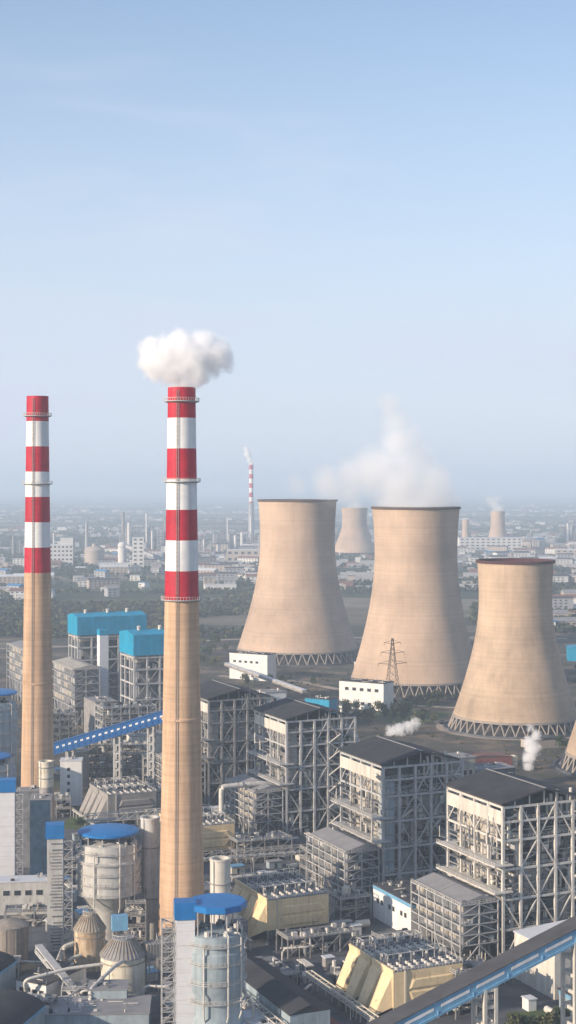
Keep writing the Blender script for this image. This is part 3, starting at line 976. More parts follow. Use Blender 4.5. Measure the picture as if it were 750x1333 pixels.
# ------------------------------------------------------------------ conveyor galleries
def gallery(name, p, q, w, h, label, roof, side, win, nwin, group=None, wf=(.10, .90, .40, .64)):
    """inclined covered conveyor from p to q (base points)"""
    p, q = Vector(p), Vector(q)
    t = thing(name, label, 'conveyor', p, 0, group)
    d = q - p
    L = d.length
    hd = Vector((d.x, d.y, 0)).normalized()
    s = Vector((hd.y, -hd.x, 0)) * (w / 2)                     # towards the camera side
    up = Vector((0, 0, 1))
    zero = Vector((0, 0, 0))
    b = MB()
    b.hexa([zero - s, zero + s, d + s, d - s], [zero - s + up * h, zero + s + up * h, d + s + up * h, d - s + up * h])
    body = b.build('gallery_body', side, t)
    b = MB()
    so = s * 1.12
    b.hexa([zero - so + up * h, zero + so + up * h, d + so + up * h, d - so + up * h],
           [zero - so + up * (h + .25), zero + so + up * (h + .25), d + so + up * (h + .25), d - so + up * (h + .25)])
    ro = b.build('roof_sheet', roof, t)
    n = s.normalized()
    for i in range(nwin):
        a, c = (i + wf[0]) / nwin, (i + wf[1]) / nwin
        for sg in (1, -1):
            base = s * sg + n * sg * 0.02
            b = MB()
            p0, p1 = d * a + base, d * c + base
            b.hexa([p0 + up * h * wf[2], p1 + up * h * wf[2], p1 + up * h * wf[3], p0 + up * h * wf[3]], [x + n * sg * 0.06 for x in (p0 + up * h * wf[2], p1 + up * h * wf[2], p1 + up * h * wf[3], p0 + up * h * wf[3])])
            b.build('window_strip', win, t)
        b = MB()
        pj = d * (i / nwin) + s
        b.bar(pj + n * 0.12 - up * 0.25, pj + n * 0.12 + up * (h * 0.3), 0.35)
        b.build('rib', side, t)
    b = MB()
    for sg in (1, -1):
        b.bar(s * sg * 1.02 - up * 0.3, d + s * sg * 1.02 - up * 0.3, 0.4, 0.7)
    b.build('girder', side, t)
    return t, p, d, hd, s

def trestle(loc, rz, w, dpt, h, label, mat='fascia_white', group='white trestles under the conveyor'):
    t = thing('conveyor_trestle', label, 'trestle', loc, rz, group)
    for x in (-w / 2, w / 2):
        for y in (-dpt / 2, dpt / 2):
            bar('post', mat, t, (x, y, 0), (x, y, h), 0.95)
    nz = max(3, int(h / 4.2))
    for k in range(1, nz + 1):
        z = h * k / nz - 0.3
        for y in (-dpt / 2, dpt / 2):
            bar('crossbeam', mat, t, (-w / 2, y, z), (w / 2, y, z), 0.6, 0.95)
        for x in (-w / 2, w / 2):
            bar('crossbeam', mat, t, (x, -dpt / 2, z - 0.02), (x, dpt / 2, z - 0.02), 0.6, 0.95)
    return t

# the big coal conveyor across the lower right corner
GP, GQ = Vector((25.6 - 17, 410 - 7.6, 22 - 5.6 - 3.6)), Vector((81.6 + 18, 435 + 8.1, 42 + 6.0 - 3.6))
gt, gp, gd, ghd, gs = gallery('coal_conveyor', GP, GQ, 6.2, 3.6, 'dark roofed coal conveyor with blue sides crossing the lower right corner', 'roof_brown', 'blue_gallery', 'paint_white', 9)
for f, lab in ((0.50, 'white lattice trestle under the lower part of the coal conveyor'), (0.795, 'taller white lattice trestle under the upper part of the coal conveyor')):
    c = gp + gd * f
    trestle((c.x, c.y, 0), math.atan2(ghd.y, ghd.x), 3.4, 6.0, c.z - 0.7, lab)
# deep blue gallery left of the smoking chimney
gt, gp, gd, ghd, gs = gallery('ash_conveyor', (-135, 830, 18), (-62, 819, 41), 6, 5.4, 'deep blue conveyor gallery with a row of small white windows between the chimneys', 'blue_deep', 'blue_deep', 'paint_white', 22, None, (.28, .72, .45, .64))
for f in (0.25, 0.6, 0.85):
    c = gp + gd * f
    trestle((c.x, c.y, 0), math.atan2(ghd.y, ghd.x), 3, 4, c.z - 0.7, {0.25: 'low trestle under the deep blue conveyor gallery', 0.6: 'middle trestle under the deep blue conveyor gallery', 0.85: 'tallest trestle under the deep blue conveyor gallery'}[f], 'steel_grey', 'trestles under the blue gallery')
gallery('pipe_conveyor', (-52, 1290, 14), (12, 1112, 15), 3.2, 1.8, 'long thin white roofed conveyor with a light blue end beyond the boiler houses', 'roof_white', 'cladding_grey', 'fascia_white', 10)
gallery('lime_conveyor', (-84, 517, 9), (-66, 487, 2.0), 2.2, 1.8, 'small inclined grey conveyor beside the low building at lower left', 'steel_grey', 'steel_grey', 'machine_dark', 4)

# ------------------------------------------------------------------ elevator and stair towers, absorbers
def stair_tower(parent, x0, x1, y0, y1, h, n, mat='steel_grey'):
    for x in (x0, x1):
        for y in (y0, y1):
            bar('post', mat, parent, (x, y, 0), (x, y, h), 0.28)
    def flight():
        b = MB()
        dz = h / n
        b.bar((x0, y0 + .25, 0.1), (x1, y0 + .25, dz * .5), 0.9, 0.18)
        b.bar((x1, y1 - .25, dz * .5), (x0, y1 - .25, dz), 0.9, 0.18)
        b.bar((x0, y0, 1.1), (x1, y0, dz * .5 + 1.0), 0.09)
        b.bx(x0 - .1, x0 + .5, y0, y1, dz - 0.1, dz)
        b.bx(x1 - .5, x1 + .1, y0, y1, dz * .5 - .1, dz * .5)
        return b.mesh('stair_flight', 'steel_mid')
    fm = cached('fl%.1f%.1f%.1f' % (x0, h, y0), flight)
    for k in range(n):
        link('stair_flight', fm, parent, (0, 0, h / n * k))
        z = h / n * (k + 1)
        for y in (y0, y1):
            bar('crossbar', mat, parent, (x0, y - .02, z), (x1, y - .02, z), 0.22)
        bar('crossbar', mat, parent, (x0 - .02, y0, z), (x0 - .02, y1, z), 0.22)
        if k % 2:
            bar('brace', mat, parent, (x0, y0 - .06, z - h / n), (x1, y0 - .06, z), 0.16)
        else:
            bar('brace', mat, parent, (x1, y0 - .06, z - h / n), (x0, y0 - .06, z), 0.16)

def elevator_tower(loc, h, w, d, label, side=1, rz=R(8), bridge=None, wall='elevator_white'):
    t = thing('elevator_tower', label, 'elevator tower', loc, rz, 'white elevator towers with blue caps')
    block('shaft', wall, t, 0, w, 0, d, 0, h - 5)
    block('cap', 'blue_paint', t, -0.5, w + 0.4, -0.4, d + 0.4, h - 5.0, h)
    if wall == 'absorber_shell':
        rl = random.Random(5)
        for k in range(34):
            if rl.random() < .8:
                x = rl.uniform(.8, 2.2)
                block('louvre', rl.choice(('machine_grey', 'steel_mid', 'cladding_grey')), t, x, w - rl.uniform(.2, .8), -.16, -.01, 1 + k * 1.12, 1.5 + k * 1.12)
    else:
        for k in range(9):
            block('panel_joint', 'steel_light', t, .05, w - .05, -.06, -.003, 3 + k * 4.0, 3.12 + k * 4.0)
    if side > 0:
        stair_tower(t, w + 0.2, w + 3.2, 0.3, 4.0, h - 6, 13)
    else:
        stair_tower(t, -4.2, -0.6, 0.3, 4.0, h - 5.5, 13)
    return t

def disc_roof(t, r, z, cx=0.0, cy=0.0, slab=False):
    b = MB()
    if slab:
        b.lathe([(0.01, z), (r * .97, z), (r * 1.03, z + .25), (r * 1.03, z + 1.9), (r * .97, z + 2.1), (0.01, z + 2.15)], 10, cx, cy)
        return b.build('slab_roof', 'blue_paint', t)
    b.lathe([(0.01, z), (r * 0.97, z), (r, z + 0.2), (r, z + 0.9), (r * 0.92, z + 1.25), (r * 0.5, z + 1.7), (0.01, z + 1.9)], 40, cx, cy)
    return b.build('disc_roof', 'blue_paint', t, True)

def absorber(loc, r, z0, z1, zdisc, label, mat, hopper=True, rdisc=None, disc_dx=0.0, rings=4):
    t = thing('absorber_tower', label, 'absorber', loc, 0, 'absorber towers with blue disc roofs')
    b = MB()
    if hopper:
        prof = [(r * 0.45, 0), (r * 0.45, z0 - 7.5), (r * 0.98, z0), (r, z0 + 0.2), (r, z1 - 6), (r * 0.93, z1 - 5.4), (r * 0.93, z1), (r * 0.5, z1 + 1.2)]
    else:
        prof = [(r * 0.97, 0), (r * 0.97, 9), (r * 0.9, 10.2), (r * 0.9, 16), (r, 17.5), (r, z1 - 5), (r * 0.94, z1 - 4.6), (r * 0.94, z1), (r * 0.5, z1 + 1.0)]
    b.lathe(prof, 44, cap1=True)
    body = b.build('vessel', mat, t, True)
    for i in range(rings):
        z = z0 + (z1 - 3 - z0) * i / (rings - 1) + 0.5
        m = MB(); m.lathe([(r - .05, z - .12), (r + .75, z - .12), (r + .75, z + .06), (r - .05, z + .06)], 44)
        rg = m.build('ring_walk', 'steel_grey', t)
        m = MB()
        for k in range(36):
            a = 2 * math.pi * k / 36
            x, y = (r + .7) * math.cos(a), (r + .7) * math.sin(a)
            m.bar((x, y, z), (x, y, z + 1.1), 0.09)
        for zz in (z + .55, z + 1.1):
            m.lathe([(r + .66, zz), (r + .75, zz), (r + .75, zz + .1), (r + .66, zz + .1), (r + .66, zz)], 44)
        m.build('railing', 'steel_light', rg)
    # posts that carry the disc roof and machines between
    for k in range(10):
        a = 2 * math.pi * k / 10 + 0.2
        bar('roof_post', 'steel_grey', t, (r * .85 * math.cos(a), r * .85 * math.sin(a), z1), (r * .85 * math.cos(a), r * .85 * math.sin(a), zdisc + 0.2), 0.35)
    rnd = random.Random(int(r * 100))
    m = MB()
    for k in range(26):
        a, q = rnd.uniform(0, 6.28), rnd.uniform(0.3, 0.9) * r
        x, y = q * math.cos(a), q * math.sin(a)
        if k % 3:
            m.cyl(x, y, z1, z1 + rnd.uniform(0.8, 2.6), rnd.uniform(.3, .9), n=8, mi=rnd.choice((0, 1, 2)))
        else:
            m.bx(x, x + 1.6, y, y + 1.2, z1, z1 + rnd.uniform(0.6, 2), rnd.choice((0, 1)))
    stuff(m.build('top_machines', ['machine_dark', 'machine_grey', 'steel_light'], t))
    disc_roof(t, rdisc or r, zdisc, disc_dx, 0, rings == 4 and z0 == 14)
    for a, zt in ((-1.1, z1 + 1.5), (-0.55, z1 + 0.6), (-1.9, z1 - 2)):
        m = MB()
        x, y = (r + .55) * math.cos(a), (r + .55) * math.sin(a)
        m.tube([(x * .75, y * .75, zt), (x * .93, y * .93, zt + .1), (x, y, zt - .7), (x, y, z0 - 3), (x * .9, y * .9, z0 - 5)], 0.26, 8)
        m.build('riser_pipe', 'steel_light', t, True)
    return t

absorber((-21.5, 455, 0), 8.6, 14, 33.5, 40.6, 'blue grey absorber tower with angular blue slab roof at bottom, nearest', 'absorber_blue', False, 8.6, 0.5, 4)
elevator_tower((-32.6, 449, 0), 43.5, 5.4, 5.0, 'white elevator tower with blue cap and stair lattice, nearest, at bottom', -1)
b = MB(); b.bx(-27.0, -19.5, 450.5, 455.0, 40.9, 42.4)
tag(b.build('roof_bridge', 'blue_paint'), 'blue roof bridge linking nearest elevator cap and slab roof', 'bridge')
absorber((-65, 556, 0), 11.2, 18.5, 36.5, 39.8, 'weathered pale absorber tower with blue disc roof at left', 'absorber_shell', True, 11.0, 0, 5)
elevator_tower((-85.5, 545, 0), 45, 5.6, 5, 'weathered elevator tower with blue cap left of the pale absorber', 1, wall='absorber_shell')
elevator_tower((-119, 622, 0), 46, 8.2, 5, 'white elevator tower with blue cap at the left edge', 1)
absorber((-164, 850, 0), 14, 22, 45, 50, 'distant pale absorber tower with blue disc roof at left edge', 'absorber_blue', False, 14, 0, 4)
absorber((-150, 770, 0), 12, 10, 26, 29, 'squat pale absorber tower half cut by the left edge', 'absorber_blue', False, 11, 0, 4)

# ------------------------------------------------------------------ tanks, silos, stacks
def stack(loc, r, h, label, mat='fascia_white', zsplit=None, mat2='cladding_grey', name='gas_stack'):
    t = thing(name, label, 'stack', loc)
    zs = zsplit or 0
    if zs:
        b = MB(); b.cyl(0, 0, 0, zs, r * 0.92, n=24); b.build('lower_section', mat2, t, True)
    b = MB(); b.lathe([(r, zs + .003), (r, h - .8), (r * 1.06, h - .7), (r * 1.06, h), (r * .8, h), (r * .8, h - 3)], 28, cap0=True)
    b.build('barrel', mat, t, True)
    m = MB(); m.lathe([(r * .8, h - 2.9), (0.01, h - 2.9)], 24); m.build('mouth', 'machine_dark', t)
    for z in (zs + (h - zs) * .33, zs + (h - zs) * .75):
        m = MB(); m.lathe([(r, z), (r + .35, z), (r + .35, z + .35), (r, z + .35)], 28); m.build('band', 'steel_mid', t)
    m = MB(); m.bar((-r * .6, -r * .85, max(zs, 1)), (-r * .6, -r * .85, h), 0.25); m.build('ladder', 'steel_mid', t)
    return t
stack((-23.7, 538, 0), 3.6, 35, 'white cylindrical tank standing beside the smoking chimney and yellow precipitator')
stack((-50.5, 563, 0), 3.5, 44, 'weathered pale stack between pale absorber and smoking chimney', 'absorber_shell')
stack((-104, 660, 0), 3.1, 47, 'cream topped stack right in front of the smokeless chimney', 'silo_cream', 36, 'cladding_grey')

def silo(loc, r, h, hr, rtop, label, mat, ribs=30, duct=False):
    t = thing('storage_silo', label, 'silo', loc)
    b = MB(); b.lathe([(r * 1.03, 0), (r * 1.03, .8), (r, .9), (r, h)], 40); b.build('barrel', mat, t, True)
    b = MB(); b.lathe([(r + .35, h - .3), (r + .35, h), (rtop, h + hr), (rtop, h + hr + .6), (0.01, h + hr + .8)], 40)
    rf = b.build('cone_roof', 'silo_roof' if not duct else 'roof_grey', t)
    for k in range(ribs):
        a = 2 * math.pi * k / ribs
        bar('rib', 'silo_roof', rf, ((r + .3) * math.cos(a), (r + .3) * math.sin(a), h + .12), ((rtop + .1) * math.cos(a), (rtop + .1) * math.sin(a), h + hr + .1), 0.28)
    m = MB(); m.lathe([(r, h * .82), (r + .14, h * .82), (r + .14, h * .86), (r, h * .86)], 40); m.build('band', 'silo_roof', t)
    m = MB()
    for k in range(16):
        a = 2 * math.pi * k / 16
        m.bar((rtop * math.cos(a), rtop * math.sin(a), h + hr + .6), (rtop * math.cos(a), rtop * math.sin(a), h + hr + 1.7), .1)
    m.lathe([(rtop - .05, h + hr + 1.6), (rtop + .05, h + hr + 1.6), (rtop + .05, h + hr + 1.72), (rtop - .05, h + hr + 1.72), (rtop - .05, h + hr + 1.6)], 24)
    m.build('railing', 'steel_light', t)
    return t
silo((-68, 527, 0), 5.3, 13.5, 4.6, 2.4, 'rust streaked silo with conical roof below the pale absorber', 'silo_rusty')
silo((-54, 503, 0), 7.3, 12.2, 5.0, 3.6, 'cream silo with ribbed grey conical roof near the bottom', 'silo_cream', 34, True)
t = thing('filter_box', 'small blue filter box on top of the ribbed silo', 'box', (-55.5, 506, 18.0), R(12))
block('housing', 'blue_gallery', t, -2.6, 2.6, -1.6, 1.6, 1.2, 6.0)
for x in (-2.3, 2.3):
    for y in (-1.4, 1.4):
        bar('leg', 'steel_grey', t, (x, y, 0), (x, y, 1.2), 0.25)
t = thing('ribbed_duct', 'grey ribbed duct beside the cream silo, leading to the chimney', 'duct', (-47, 504, 0), R(20))
block('casing', 'silo_roof', t, 0, 13, -2.4, 2.4, 11, 15.2)
for k in range(13):
    block('rib', 'roof_grey', t, 0.2 + k, 0.55 + k, -2.6, 2.6, 10.9, 15.4)
for x in (1, 6.5, 12):
    for y in (-2, 2):
        bar('leg', 'steel_mid', t, (x, y, 0), (x, y, 11), 0.4)
t = thing('storage_tank', 'brown grey tank with domed roof at the left edge', 'tank', (-97, 535, 0))
b = MB(); b.lathe([(6.4, 0), (6.4, 12.6), (4.5, 13.6), (0.01, 14.2)], 40); b.build('barrel', 'tank_brown', t, True)
m = MB(); m.lathe([(6.4, 12.4), (6.7, 12.4), (6.7, 12.7), (6.4, 12.7)], 40); m.build('rim', 'steel_mid', t)
for k in range(12):
    a = 2 * math.pi * k / 12
    bar('stiffener', 'tank_brown', t, (6.45 * math.cos(a), 6.45 * math.sin(a), 0.2), (6.45 * math.cos(a), 6.45 * math.sin(a), 12.3), 0.22)
t = thing('storage_tank', 'grey domed tank behind the white five storey building', 'tank', (-116, 845, 0))
b = MB(); b.lathe([(6.5, 0), (6.5, 20), (3, 22), (0.01, 22.4)], 32); b.build('barrel', 'cladding_grey', t, True)
m = MB(); m.lathe([(6.5, 19.5), (6.9, 19.5), (6.9, 20), (6.5, 20)], 32); m.build('rim', 'steel_light', t)

# ------------------------------------------------------------------ buildings of the plant
def hall(loc, rz, W, L, H, label, wall='white_wall', roof='roof_charcoal', trim=None, wins_left=(), wins_front=(), ridge=0.0, ridge_axis='y', cat='building', over=0.3, name='plant_building', roof_th=0.35):
    """building in its own frame: x 0..W (front along y=0), y 0..L"""
    t = thing(name, label, cat, loc, rz)
    block('wall', wall, t, 0, W, 0, L, 0, H)
    b = MB()
    o = over
    if ridge and ridge_axis == 'y':
        for xa, xb, za, zb in ((-o, W / 2, H + .01, H + ridge), (W / 2, W + o, H + ridge, H + .01)):
            b.hexa([(xa, -o, za), (xb, -o, zb), (xb, L + o, zb), (xa, L + o, za)], [(xa, -o, za + roof_th), (xb, -o, zb + roof_th), (xb, L + o, zb + roof_th), (xa, L + o, za + roof_th)])
        b.face_add([(0, 0.02, H), (W, 0.02, H), (W / 2, 0.02, H + ridge)], [(0, 1, 2)])
        b.face_add([(0, L - .02, H), (W, L - .02, H), (W / 2, L - .02, H + ridge)], [(2, 1, 0)])
    else:
        b.bx(-o, W + o, -o, L + o, H + .003, H + roof_th)
    rf = b.build('roof', roof, t)
    if trim:
        block('trim', trim, t, -0.08, -0.003, -0.05, L + .05, H - 1.5, H - .05)
        block('trim', trim, t, -0.08, W + .08, -0.08, -0.003, H - 1.5, H - .05)
    if not ridge and W * L > 60:
        g = MB(); rg = random.Random(int(W * 31 + L * 17 + H))
        for _ in range(int(4 + W * L / 30)):
            x, y = rg.uniform(.6, W - 2.2), rg.uniform(.6, L - 2.2)
            zt = H + roof_th + .003
            k = rg.random()
            if k < .5:
                g.bx(x, x + rg.uniform(.5, 1.6), y, y + rg.uniform(.5, 1.6), zt, zt + rg.uniform(.3, 1.3), rg.choice((0, 1, 2)))
            elif k < .8:
                g.cyl(x, y, zt, zt + rg.uniform(.5, 1.8), rg.uniform(.15, .45), n=8, mi=rg.choice((0, 1)))
            else:
                g.tube([(x, y, zt + .3), (min(W - .5, x + rg.uniform(2, 7)), y, zt + .3)], .14, 6, mi=0)
        stuff(g.build('roof_gear', ['steel_light', 'machine_grey', 'machine_dark'], t))
    for (y0, y1, z0, z1) in wins_left:
        f = block('window', 'steel_light', t, -0.10, -0.004, y0 - .15, y1 + .15, z0 - .15, z1 + .15)
        block('pane', 'window_dark', t, -0.16, -0.11, y0, y1, z0, z1)
    for (x0, x1, z0, z1) in wins_front:
        f = block('window', 'steel_light', t, x0 - .15, x1 + .15, -0.10, -0.004, z0 - .15, z1 + .15)
        block('pane', 'window_dark', t, x0, x1, -0.16, -0.11, z0, z1)
    return t

RW = math.atan2(-0.515, 0.857)
w1 = [(4 + i * 5.6, 6.6 + i * 5.6, 14.2, 16.0) for i in range(5)]
hall((-50, 1312, 0), RW, 38, 14, 22, 'white building with five slit windows in front of leftmost cooling tower', trim=None, wins_front=w1 + [(16 + i * 6, 18.5 + i * 6, 2.5, 5.5) for i in range(2)], roof='roof_charcoal', over=0.4)
w2 = [(5 + i * 6.2, 8 + i * 6.2, 13.6, 15.8) for i in range(5)]
hall((38, 1140, 0), RW, 37, 16, 20, 'white building with dark windows at the foot of the steaming tower', wins_front=w2 + [(18 + i * 6, 21 + i * 6, 3, 5.5) for i in range(2)], over=0.4)
# lean-to and blue shed between them
hall((12, 1098, 0), RW, 20, 12, 13, 'light blue shed at the end of the thin white conveyor', 'blue_teal', 'roof_charcoal')
# low white building with blue trim behind the nearest precipitator
hall(rel((33, 588), 0, -30), ROT, 14, 31, 12.5, 'low white building with blue roof trim beside the nearest reactor', 'white_wall', 'roof_brown', 'blue_gallery', wins_left=[(4 + i * 3.1, 5.6 + i * 3.1, 6.5, 8.2) for i in (0, 1, 3, 4, 6, 7)])
# white warehouse behind the coal conveyor
hall(rel((75, 533), -6, -40), ROT, 46, 24, 15.5, 'cream warehouse wall with one window behind the coal conveyor', 'fascia_white', 'roof_white', wins_front=[(17, 20.5, 8.6, 11.2)], ridge=1.5)
hall(rel((75, 533), -9, -62), ROT, 46, 15, 6.0, 'low building with dark flat roof and blue wall under the conveyor', 'absorber_blue', 'roof_brown', 'blue_gallery', over=0.6)
# white narrow building with a column of windows left of the deep blue gallery
hall((-117.5, 792, 0), R(4), 11, 9, 23, 'narrow white building with one column of windows below the blue gallery', 'white_wall', 'roof_white', wins_front=[(3.6, 5.0, 3.6 + i * 3.6, 5.2 + i * 3.6) for i in range(5)])
hall((-108.5, 646, 0), R(5), 8.5, 12, 33, 'dark glazed building between the elevator tower and the stacks', 'window_glass_blue', 'roof_grey')
hall((-121, 590, 0), R(6), 34, 9, 12.5, 'long pale low building behind the weathered elevator tower', 'absorber_shell', 'roof_white', wins_front=[(3 + 4.2 * i, 5.4 + 4.2 * i, 7.5, 9.4) for i in range(7)])
hall((-88, 497, 0), R(-28), 12, 22, 5.5, 'low white building with grey roof beside the small inclined conveyor', 'white_wall', 'roof_brown', wins_front=[(1.5 + i * 2.6, 3.2 + i * 2.6, 1.4, 3.6) for i in range(4)])
# dark roofed sheds at the bottom middle, along the plant grid
hall(rel((12.6, 458), -14, -2), ROT, 13, 52, 10, 'long dark roofed shed, walls tinted for shade, between absorber and precipitators', 'absorber_blue', 'roof_charcoal', ridge=2.2)  # blue grey walls put the shade into the colour
hall(rel((12.6, 458), -30, -6), ROT, 12, 22, 6.5, 'low flat roofed pump house at the bottom, white roof in shade', 'absorber_blue', 'roof_white')
hall(rel((12.6, 458), -28, -28), ROT, 10, 18, 6.0, 'low flat roofed pump house at bottom edge beside the white truss', 'absorber_blue', 'roof_white')
hall((-76, 462, 0), R(3), 34, 16, 6.0, 'flat building at the bottom left, tinted blue grey for shade', 'absorber_blue', 'roof_grey')  # this and the next box are coloured blue grey for shade
hall((-62, 476, 0), R(3), 12, 9, 9.0, 'small blue grey machine house with pipes below the cream silo', 'absorber_blue', 'roof_grey')
hall((-38, 480, 0), R(6), 16, 12, 6.0, 'flat roofed annex right of the cream silo', 'absorber_blue', 'roof_grey')
hall(rel(CORNERS['C'], 45, 18), ROT, 8, 12, 51, 'narrow beige bunker tower with square windows between two boiler houses', 'cladding_beige', 'roof_grey', wins_front=[(2, 3.6, 44, 46), (5, 6.4, 44, 46), (2, 3.6, 38, 40)])
hall(rel(CORNERS['C'], 53.2, 19), ROT, 20, 12, 45, 'dark teal hall beside the beige bunker tower', 'steel_dark', 'roof_grey', wins_front=[(2 + 3 * i, 3.6 + 3 * i, 40, 43) for i in range(6)])
hall(rel(CORNERS['A'], 38, 14), ROT, 12, 12, 54, 'small white penthouse tower beside the farthest charcoal roof', 'white_wall', 'roof_grey', wins_front=[(4, 6, 49, 51)])
hall((262, 1440, 0), R(-8), 70, 24, 12, 'blue shed right of the lower cooling tower', 'blue_teal', 'blue_teal', ridge=3)
hall((60, 1395, 0), RW, 60, 10, 4, 'row of low white cubicles beside the leftmost cooling tower', 'fascia_white', 'roof_white', wins_front=[(3 + 4 * i, 5 + 4 * i, 1, 2.8) for i in range(13)])
hall((92, 1400, 0), RW, 30, 12, 7, 'low red brick house between the two larger cooling towers', 'brick_red', 'roof_redtile', ridge=2)
hall((95, 885, 0), ROT, 40, 14, 6, 'low reddish shed right of the boiler houses', 'brick_red', 'roof_redtile', ridge=2)
hall((152, 960, 0), ROT, 26, 12, 5, 'low shed in front of the lower cooling tower', 'house_tan', 'roof_brown', ridge=1.5)

def vault(loc, rz, W, L, h, label, wall='absorber_blue', roof='roof_charcoal', trim='blue_gallery'):
    t = thing('vaulted_shed', label, 'shed', loc, rz)
    block('wall', wall, t, 0, W, 0, L, 0, h)
    block('trim', trim, t, -.3, W + .3, -.3, L + .3, h + .003, h + .7)
    b = MB()
    n = 14
    vs = []
    for i in range(n + 1):
        a = math.pi * i / n
        vs += [(W / 2 - (W / 2) * math.cos(a), 0, h + .7 + W * .16 * math.sin(a)), (W / 2 - (W / 2) * math.cos(a), L, h + .7 + W * .16 * math.sin(a))]
    fs = [(2 * i, 2 * i + 2, 2 * i + 3, 2 * i + 1) for i in range(n)]
    fs += [tuple(2 * i for i in reversed(range(n + 1))), tuple(2 * i + 1 for i in range(n + 1))]
    b.face_add(vs, fs)
    b.build('vault_roof', roof, t, True)
    return t
vault((-104, 438, 0), R(-14), 26, 26, 10, 'dark vaulted roof shed in the bottom left corner')
vault((-114, 492, 0), R(-14), 20, 20, 8, 'dark vaulted roof shed with bright blue edge at the left edge')

# ------------------------------------------------------------------ pipes, trusses and loose gear
def pipe(name, pts, r, label, mat='steel_light', group=None, cat='pipe', posts=()):
    t = thing(name, label, cat, (pts[0][0], pts[0][1], 0), 0, group)
    o = Vector((pts[0][0], pts[0][1], 0))
    P = [Vector(p) - o for p in pts]
    # round the corners
    Q = [P[0]]
    for i in range(1, len(P) - 1):
        a, c, d = P[i - 1], P[i], P[i + 1]
        k = min(2.0, (c - a).length * .4, (d - c).length * .4)
        p0, p1 = c + (a - c).normalized() * k, c + (d - c).normalized() * k
        for s in (0, .25, .5, .75, 1):
            Q.append(p0 * (1 - s) ** 2 + c * 2 * s * (1 - s) + p1 * s * s)
    Q.append(P[-1])
    b = MB(); b.tube(Q, r, 10); b.build('pipe_run', mat, t, True)
    for i in range(1, len(P) - 1):
        m = MB(); d = (P[i] - P[i - 1]).normalized(); c = P[i - 1].lerp(P[i], .5)
        m.tube([c - d * .15, c + d * .15], r * 1.35, 10); m.build('flange', 'steel_mid', t)
    for f in posts:
        k = f * (len(P) - 1); i = min(int(k), len(P) - 2)
        c = P[i].lerp(P[i + 1], k - i)
        bar('post', 'steel_mid', t, (c.x, c.y, 0), (c.x, c.y, c.z - r), .3)
    return t
pipe('process_pipe', [(-84, 492, 3), (-84, 489, 8), (-71, 496, 9.5), (-58, 500, 10)], .55, 'pale pipe arching over the low building to the ribbed silo', posts=(.5, .8))
pipe('process_pipe', [(-60.5, 474, 0), (-61.5, 476, 9), (-55.5, 490, 12), (-53, 496, 12)], .6, 'pale bent pipe climbing to the cream silo', posts=(.6,))
pipe('process_pipe', [(-76.5, 520, 0), (-76.5, 520, 9), (-73, 523, 9.5)], .8, 'thick cream pipe bend at the left of the rusty silo', 'silo_cream')
pipe('process_pipe', [(-74, 517, 0), (-74, 517, 6), (-70, 520, 6.5)], .6, 'thinner cream pipe bend in front of the rusty silo', 'silo_cream')
pipe('process_pipe', [(-10, 458, 0), (-10.5, 457, 12), (-13, 456, 15), (-13, 456, 18)], .45, 'thin pale pipe rising at the right of nearest absorber')
rp = random.Random(55)
for k, (x, y, lab) in enumerate(((-92, 520, 'thin pale pipe loop near the brown grey tank'), (-79, 480, 'thin pale pipe loop right of the low white building'), (-66, 486, 'thin pale pipe loop in front of the rusty silo'),
                                 (-46, 488, 'thin pale pipe loop right of the cream silo'), (-6, 486, 'thin pale pipe loop beside the long dark shed'), (-2, 530, 'thin pale pipe loop in front of the yellow precipitator by the tank'),
                                 (-62, 612, 'thin pale pipe loop left behind the smoking chimney'), (-88, 668, 'thin pale pipe loop behind the weathered elevator tower'), (-20, 610, 'thin pale pipe loop behind the smoking chimney and the tank'))):
    z = rp.uniform(4, 8)
    pipe('process_pipe', [(x, y, 0), (x, y, z), (x + rp.uniform(8, 14), y + rp.uniform(-2, 3), z), (x + rp.uniform(9, 15), y + rp.uniform(8, 16), z + .5), (x + 14, y + 18, 0)], rp.uniform(.25, .45), lab, posts=(.4, .6))
pipe('flue_pipe', [rel(CORNERS['B'], -30, 8, 0), rel(CORNERS['B'], -30, 8, 24), rel(CORNERS['B'], -9, 8, 24), rel(CORNERS['B'], -1, 8, 22)], 1.2, 'thick pale horizontal pipe above the reactor next to the chimney', posts=(.5,))
pipe('flue_pipe', [rel(CORNERS['B'], 38, -4, 0), rel(CORNERS['B'], 40, -2, 30), rel(CORNERS['B'], 37, 2, 44), rel(CORNERS['B'], 34, 4, 46)], 1.6, 'grey curved flue pipe at the right side of middle boiler house', 'steel_grey')

